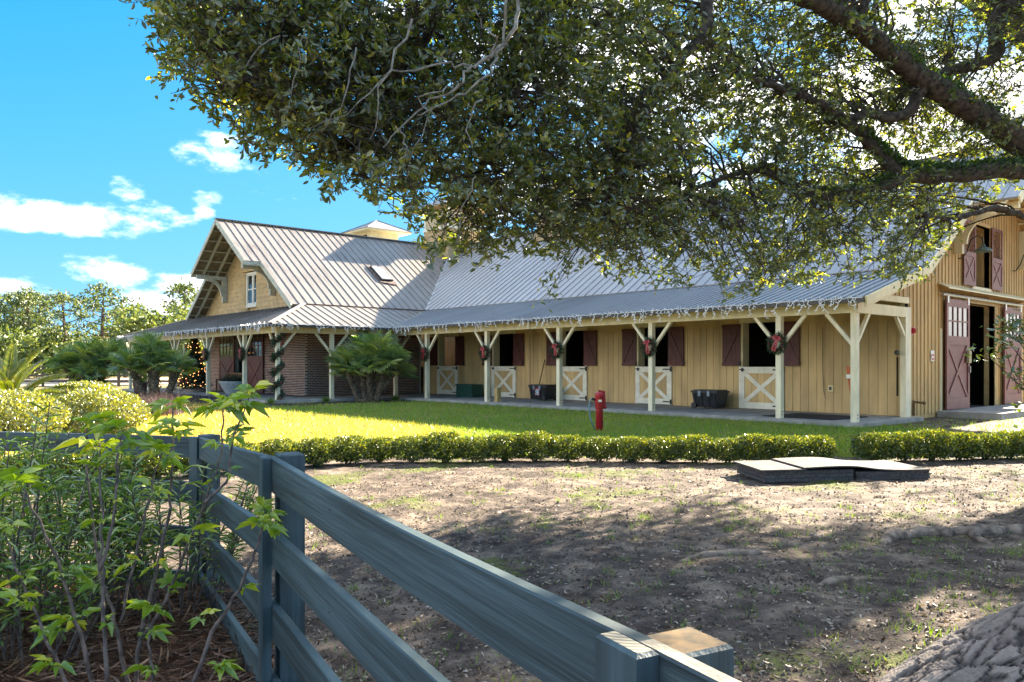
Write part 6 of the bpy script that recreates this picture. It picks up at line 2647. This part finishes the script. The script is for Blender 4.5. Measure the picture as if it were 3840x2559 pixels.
    for _ in range(100):          # the rest of the crown, right of and above the picture
        a = random.uniform(0, 2 * PI)
        r = 8.5 * math.sqrt(random.random())
        p = cw(11.6 + r * math.cos(a), 12.2 + r * math.sin(a), random.uniform(5.6, 10.5) - .02 * r * r)
        s_, d_ = sd(p)
        if d_ < 2.5:
            continue
        px = 1176.5 + FPX * s_ / d_
        py = HOR - FPX * (p.z - CZ) / d_
        if px < 2400 and py > -60:
            continue
        tips.append((p, 2, 9999))
    tw = MB()
    Ps, As, Ls = [], [], []
    for p, kind, px in tips:
        v = np.array(p) - NP
        dist = np.linalg.norm(v, axis=1) + np.where(NP[:, 2] < p.z - .4, .0, .2)
        i = int(np.argmin(dist))
        q = Vector(NP[i])
        ln = (p - q).length
        mid = q.lerp(p, .5) + Vector((random.gauss(0, .12), random.gauss(0, .12), .10 * ln))
        pa = [q, q.lerp(mid, .5) + Vector((random.gauss(0, .05), random.gauss(0, .05), .04)), mid, mid.lerp(p, .5) + Vector((random.gauss(0, .06), random.gauss(0, .06), .03)), p]
        r0 = min(.035, .012 + .008 * ln)
        tw.tube(pa, [r0, r0 * .8, r0 * .6, r0 * .4, .004], 5, False)
        near = kind == 1 and px < 1150
        ncl = 10 if kind == 1 else 12
        for c in range(ncl):
            if kind == 1:
                cc = p + Vector((random.gauss(0, .30), random.gauss(0, .30), random.gauss(-.02, .22)))
                s_, d_ = sd(cc)
                X_ = 1176.5 + FPX * s_ / d_
                Y_ = HOR - FPX * (cc.z - CZ) / d_
                if Y_ > lowlim(X_) + 4:
                    continue
            else:
                cc = p + Vector((random.gauss(0, .6), random.gauss(0, .6), random.gauss(0, .4)))
            tw.tube([mid.lerp(p, random.uniform(.3, 1)), cc], [.005, .003], 3, False)
            td = Vector((random.gauss(0, 1), random.gauss(0, 1), random.gauss(-.35, .6))).normalized()
            tl = .2 if kind == 1 else .35
            tw.tube([cc, cc + td * tl], [.003, .0015], 3, False)
            nl = random.randint(10, 15)
            for j in range(nl):
                b = cc + td * (tl * j / nl)
                a = Vector((random.gauss(0, 1), random.gauss(0, 1), random.gauss(0, .8)))
                a = a + td * .6
                Ps.append(tuple(b))
                As.append(tuple(a))
                Ls.append(random.uniform(.052, .088) * (1.0 if kind == 1 else 1.9))
    # hanging sprays below the crown edge
    for (px, py, d, n) in ((1262, 640, 9.0, 26), (1272, 670, 9.0, 20), (1250, 690, 9.0, 14), (1290, 610, 9.0, 22), (1500, 650, 9.8, 30), (1665, 690, 10.3, 18), (1715, 680, 10.4, 16), (2075, 640, 11.0, 26),
                           (2145, 590, 11.2, 26), (2190, 545, 11.4, 30), (2120, 640, 11.2, 14), (348, 55, 6.6, 6), (395, 215, 6.6, 8), (560, 345, 6.9, 10), (745, 410, 7.0, 12), (1000, 575, 7.3, 22), (1130, 600, 7.9, 20)):
        c = at(px, py, d)
        q = Vector(NP[int(np.argmin(np.linalg.norm(NP - np.array(c), axis=1)))])
        tw.tube([q, q.lerp(c, .6) + Vector((0, 0, .1)), c], [.012, .007, .002], 4, False)
        for j in range(n):
            Ps.append(tuple(c + Vector((random.gauss(0, .07), random.gauss(0, .07), random.gauss(.03, .07)))))
            As.append((random.gauss(0, 1), random.gauss(0, 1), random.gauss(-.3, .8)))
            Ls.append(random.uniform(.05, .08))
    n = len(Ps)
    Ls = np.array(Ls)
    rn = RNG.random(n) ** 1.15
    link('crown', leaf_mesh('crown', np.array(Ps), np.array(As), rdir(n), Ls, Ls * RNG.uniform(.34, .46, n), OAK, .18, rn), t)
    link('twigs', tw.mesh('twigs', BARKB), t)
    # pale lichen-covered dead twigs hanging in front
    lt = MB()
    def dead(pts, d, r):
        P = [at(x, y, d + random.uniform(-.1, .1)) for x, y in pts]
        Q = []
        for i in range(len(P) - 1):
            for k in range(4):
                Q.append(P[i].lerp(P[i + 1], k / 4) + Vector((random.gauss(0, .012), random.gauss(0, .012), random.gauss(0, .012))))
        Q.append(P[-1])
        lt.tube(Q, [r * (1 - .75 * i / len(Q)) for i in range(len(Q))], 6, False)
    for pts, r in (([(1195, -20), (1190, 60), (1130, 130), (1080, 150), (1060, 195), (990, 230), (920, 290), (880, 340)], .022), ([(1165, -20), (1155, 110), (1135, 165), (1070, 215), (1000, 245), (960, 265)], .017),
                   ([(1120, 140), (1145, 90), (1110, 60), (1090, 10)], .014), ([(1080, 150), (1010, 150), (900, 165), (800, 260), (700, 300)], .013), ([(1105, 225), (1070, 290), (1085, 340)], .010),
                   ([(920, 290), (935, 340), (900, 400), (870, 480)], .009), ([(700, 60), (690, 160), (660, 260)], .008), ([(820, 100), (790, 230), (740, 300), (690, 320)], .010), ([(950, 40), (880, 200), (850, 320)], .014),
                   ([(1060, 195), (1000, 205), (960, 225), (1000, 270), (960, 330), (930, 420)], .010), ([(640, 80), (560, 150), (490, 200)], .008), ([(1100, 400), (1060, 480), (1050, 560)], .007)):
        dead(pts, 5.9, r * .72)
    link('dead_twigs', lt.mesh('dead_twigs', TWIG), t)
    # resurrection fern on the limbs
    FERN = leafmat('limb_fern', [(0.0, (.015, .05, .015)), (1.0, (.07, .14, .02))], trans=.4, gloss=.06, tcol=(1.9, 1.8, .4))
    Pf = []
    for li, i0, i1, k in ((1, 8, 34, 90), (0, 12, 36, 40), (2, 2, 14, 30)):
        pts, rr = limbs[li]
        for i in range(i0, i1):
            u = i / 6
            a = int(u)
            if a >= len(pts) - 1:
                break
            f_ = u - a
            p = pts[a].lerp(pts[a + 1], f_)
            r = rr[a] * (1 - f_) + rr[a + 1] * f_
            p2 = pts[a].lerp(pts[a + 1], min(1, f_ + .17))
            for _ in range(k):
                q = p.lerp(p2, random.random())
                an = random.gauss(PI / 2, .9)
                o = Vector((FW[0] * math.cos(an) * -1, FW[1] * math.cos(an) * -1, math.sin(an)))
                Pf.append(tuple(q + o * r * random.uniform(.9, 1.35)))
    n = len(Pf)
    A = rdir(n)
    A[:, 2] = np.abs(A[:, 2]) * .6 + .1
    link('limb_ferns', leaf_mesh('limb_ferns', np.array(Pf), A, rdir(n), RNG.uniform(.06, .13, n), .03, FERN), t)


build_oak()


# ---------------------------------------------------------------- beyond the lawn
PINE = leafmat('pine_needles', [(0.0, (.05, .085, .035)), (.6, (.10, .14, .05)), (1.0, (.18, .21, .07))], trans=.3, gloss=.04, tcol=(1.6, 1.5, .6))
BROAD = leafmat('far_leaf', [(0.0, (.06, .095, .03)), (.6, (.12, .165, .045)), (1.0, (.22, .25, .07))], trans=.3, gloss=.04, tcol=(1.6, 1.5, .5))
RUST = leafmat('autumn_leaf', [(0.0, (.25, .12, .03)), (1.0, (.45, .24, .07))], trans=.3, gloss=.03, tcol=(1.3, 1.1, .6))
PTR = mat('pine_trunk', (.13, .095, .07), .9, .25, 3)


def pine(px, pytop, d, lab, cw_=3.2, bare=.45, seed=0):
    r_ = random.Random(seed)
    s = (px - 1176.5) / FPX * d
    b = cw(s, d, -.1)
    H = CZ - (pytop - HOR) / FPX * d + .1
    t = thing('pine_tree', lab, 'tree', b, 'tall pines beyond the paddock')
    tr = MB().tube([b, b + Vector((.1, .1, H * .5)), b + Vector((r_.uniform(-.3, .3), r_.uniform(-.3, .3), H * .97))], [.26, .19, .05], 7)
    Ps = []
    for i in range(22):
        u = bare + (1 - bare) * (i / 21)
        w = (u - bare) / (1 - bare)
        a = i * 2.4 + r_.uniform(-.5, .5)
        L_ = cw_ * (.35 + .9 * w) * (1.05 - w ** 2.2) * r_.uniform(.6, 1.15)
        c = b + Vector((0, 0, H * u * .95))
        e = c + Vector((L_ * math.cos(a), L_ * math.sin(a), L_ * r_.uniform(.1, .45)))
        tr.tube([c, c.lerp(e, .5) + Vector((0, 0, -.12)), e], [.07, .05, .02], 5, False)
        for k in range(3):
            q = c.lerp(e, (.62, .85, 1.02)[k]) + Vector((r_.gauss(0, .2), r_.gauss(0, .2), r_.gauss(.1, .15)))
            for _ in range(20 if k else 10):
                Ps.append((q.x + r_.gauss(0, .42), q.y + r_.gauss(0, .42), q.z + r_.gauss(.05, .17)))
    link('trunk', tr.mesh('trunk', PTR), t)
    n = len(Ps)
    link('crown', leaf_mesh('crown', np.array(Ps), rdir(n), rdir(n), RNG.uniform(.28, .5, n), .17, PINE), t)


for k, (px, py, d, lab, w_, br_) in enumerate((
        (-30, 668, 92, 'pine half cut off at the left picture edge', 3.0, .5), (30, 672, 95, 'first whole tall pine from the left with an open crown', 3.0, .5), (62, 668, 90, 'second tall pine from the left with a rounded top', 2.8, .5),
        (88, 672, 96, 'third tall pine from the left among the pines on the skyline', 2.8, .5), (147, 672, 84, 'pine with a ragged crown between the two groups of pines', 3.3, .3), (232, 656, 80, 'tallest umbrella-topped pine with a bare trunk', 4.2, .42),
        (290, 708, 92, 'small dark pine right of the umbrella-topped pine', 2.6, .25), (425, 648, 75, 'pine standing just left of the gabled roof', 3.0, .35), (320, 703, 98, 'low pine between the umbrella pine and the gable', 3.0, .2),
        (805, 532, 95, 'pine top showing over the wing ridge left of the cupola', 2.4, .7), (893, 540, 97, 'pine top showing over the wing ridge right of the cupola', 2.2, .7), (962, 548, 92, 'pine top beside the shingled ridge tower', 2.0, .7),
        (1190, 520, 96, 'pine top behind the main ridge between the two towers', 3.4, .6))):
    pine(px, py, d, lab, w_, br_, k + 3)


def broad(px, pytop, d, rx, lab, m, n=2600, zb=.15):
    s = (px - 1176.5) / FPX * d
    b = cw(s, d, -.1)
    H = CZ - (pytop - HOR) / FPX * d + .1 - rx * .2
    t = thing('broadleaf_tree', lab, 'tree', b, 'broadleaved trees beyond the paddock')
    tr = MB().tube([b, b + Vector((0, 0, H * .35)), b + Vector((0, 0, H * .8))], [.3, .24, .06], 8)
    for k in range(7):
        a = k * 2.4
        tr.tube([b + Vector((0, 0, H * .3)), b + Vector((rx * .3 * math.cos(a), rx * .3 * math.sin(a), H * .55)), b + Vector((rx * .6 * math.cos(a), rx * .6 * math.sin(a), H * .75))], [.14, .09, .03], 5)
    link('trunk', tr.mesh('trunk', PTR), t)
    nc = 46
    ctr = []
    while len(ctr) < nc:
        v = Vector((random.uniform(-1, 1), random.uniform(-1, 1), random.uniform(-1, 1)))
        if v.length < 1:
            ctr.append((v.x * rx * .85, v.y * rx * .85, H * (zb + (1 - zb) * .5) + v.z * H * (1 - zb) * .43))
    C_ = np.array(ctr)[RNG.integers(0, nc, n)]
    P = C_ + rdir(n) * (rx * .27 * RNG.uniform(.6, 1.1, n))[:, None] + np.array(b)
    link('crown', leaf_mesh('crown', P, rdir(n), rdir(n), RNG.uniform(.28, .55, n), .26, m), t)


for (px, py, d, rx, lab, m, n) in ((395, 672, 70, 4.6, 'large dense green tree left of the gabled roof', BROAD, 4200), (335, 712, 78, 3.6, 'medium green tree left of the large dense tree', BROAD, 2600), (405, 722, 60, 3.0, 'lighter green tree in front of the large dense tree', BROAD, 2600),
                                   (245, 762, 82, 2.2, 'small rust-orange autumn tree below the tall pines', RUST, 1300), (150, 752, 85, 5.0, 'broad grey-green tree at the foot of the ragged pine', BROAD, 3000), (40, 742, 88, 6.0, 'broad tree filling the skyline at the left picture edge', BROAD, 3400),
                                   (-70, 735, 90, 6.0, 'tree mostly outside the left picture edge', BROAD, 1800), (205, 775, 78, 3.2, 'low tree under the umbrella-topped pine', BROAD, 1800), (290, 757, 90, 3.6, 'low tree between the rust tree and the medium green tree', BROAD, 1800)):
    broad(px, py, d, rx, lab, m, n)


def build_treeline():
    n = 26000
    s = RNG.uniform(-170, 190, n)
    d = 122 + RNG.normal(size=n) * 5
    h = 4.6 + 1.6 * np.sin(s * .21) + 1.6 * np.sin(s * .53 + 1) + 1.2 * np.sin(s * 1.3)
    z = RNG.random(n) ** .7 * h
    P = to_world(s, d, z)
    o = link('treeline', leaf_mesh('treeline', P, rdir(n), rdir(n), RNG.uniform(.9, 1.8, n), .9, BROAD))
    tag(o, 'continuous far wood closing the view behind the paddock', kind='stuff')


build_treeline()


def build_far_fence():
    W = mat('far_fence_wood', (.13, .10, .085), .8, .2)
    d = 54.0
    f = thing('arena_fence', 'distant dark wooden arena fence in front of pale sand', 'fence', cw(-25, d, -.1))
    for i in range(14):
        s = -40 + i * 2.6
        p = cw(s, d, -.1)
        link('post', MB().box(p.x - .08, p.x + .08, p.y - .08, p.y + .08, -.2, 1.25).mesh('post', W), f)
        if i < 13:
            q = cw(s + 2.6, d, -.1)
            for z in (.35, .75, 1.15):
                link('rail', MB().bar(p + Vector((0, 0, z)), q + Vector((0, 0, z)), .04, .14).mesh('rail', W), f)
    c = cw(-18.9, 40, -.1)
    t = thing('plant_pot', 'purple-brown plant pot standing on the lawn by the far fan palm', 'pot', c)
    link('pot', MB().lathe([(.26, 0), (.3, .2), (.36, .55), (.38, .6), (.34, .6)], tuple(c), 18).mesh('pot', mat('pot_glaze', (.09, .06, .07), .5, .2), True), t)
    n = 160
    P = np.tile(np.array(c)[None], (n, 1)) + RNG.normal(size=(n, 3)) * np.array([.1, .1, .02]) + np.array([0, 0, .6])
    link('plant', blade_stuff('plant', P, RNG.uniform(.2, .45, n), .05, TUFT, .6), t)
    # jump poles and a white trough by the arena
    J = [((-21.5, 57), (.40, .10, .12), 'red and white jump poles leaning low in the arena'), ((-17.2, 58), (.10, .35, .22), 'green and white jump rail in the arena behind the palm')]
    for (s, d_), col, lab in J:
        b = cw(s, d_, -.1)
        t = thing('horse_jump', lab, 'jump', b)
        a, e = cw(s - 1.6, d_, -.1), cw(s + 1.6, d_, -.1)
        for q in (a, e):
            link('stand', MB().box(q.x - .06, q.x + .06, q.y - .06, q.y + .06, -.1, 1.1).mesh('stand', WHITE), t)
        for z, m in ((.4, mat('jump_paint_%d' % int(col[0] * 100), col, .5, .05)), (.75, WHITE)):
            link('pole', MB().tube([a + Vector((0, 0, z)), e + Vector((0, 0, z))], .05, 8).mesh('pole', m), t)


build_far_fence()
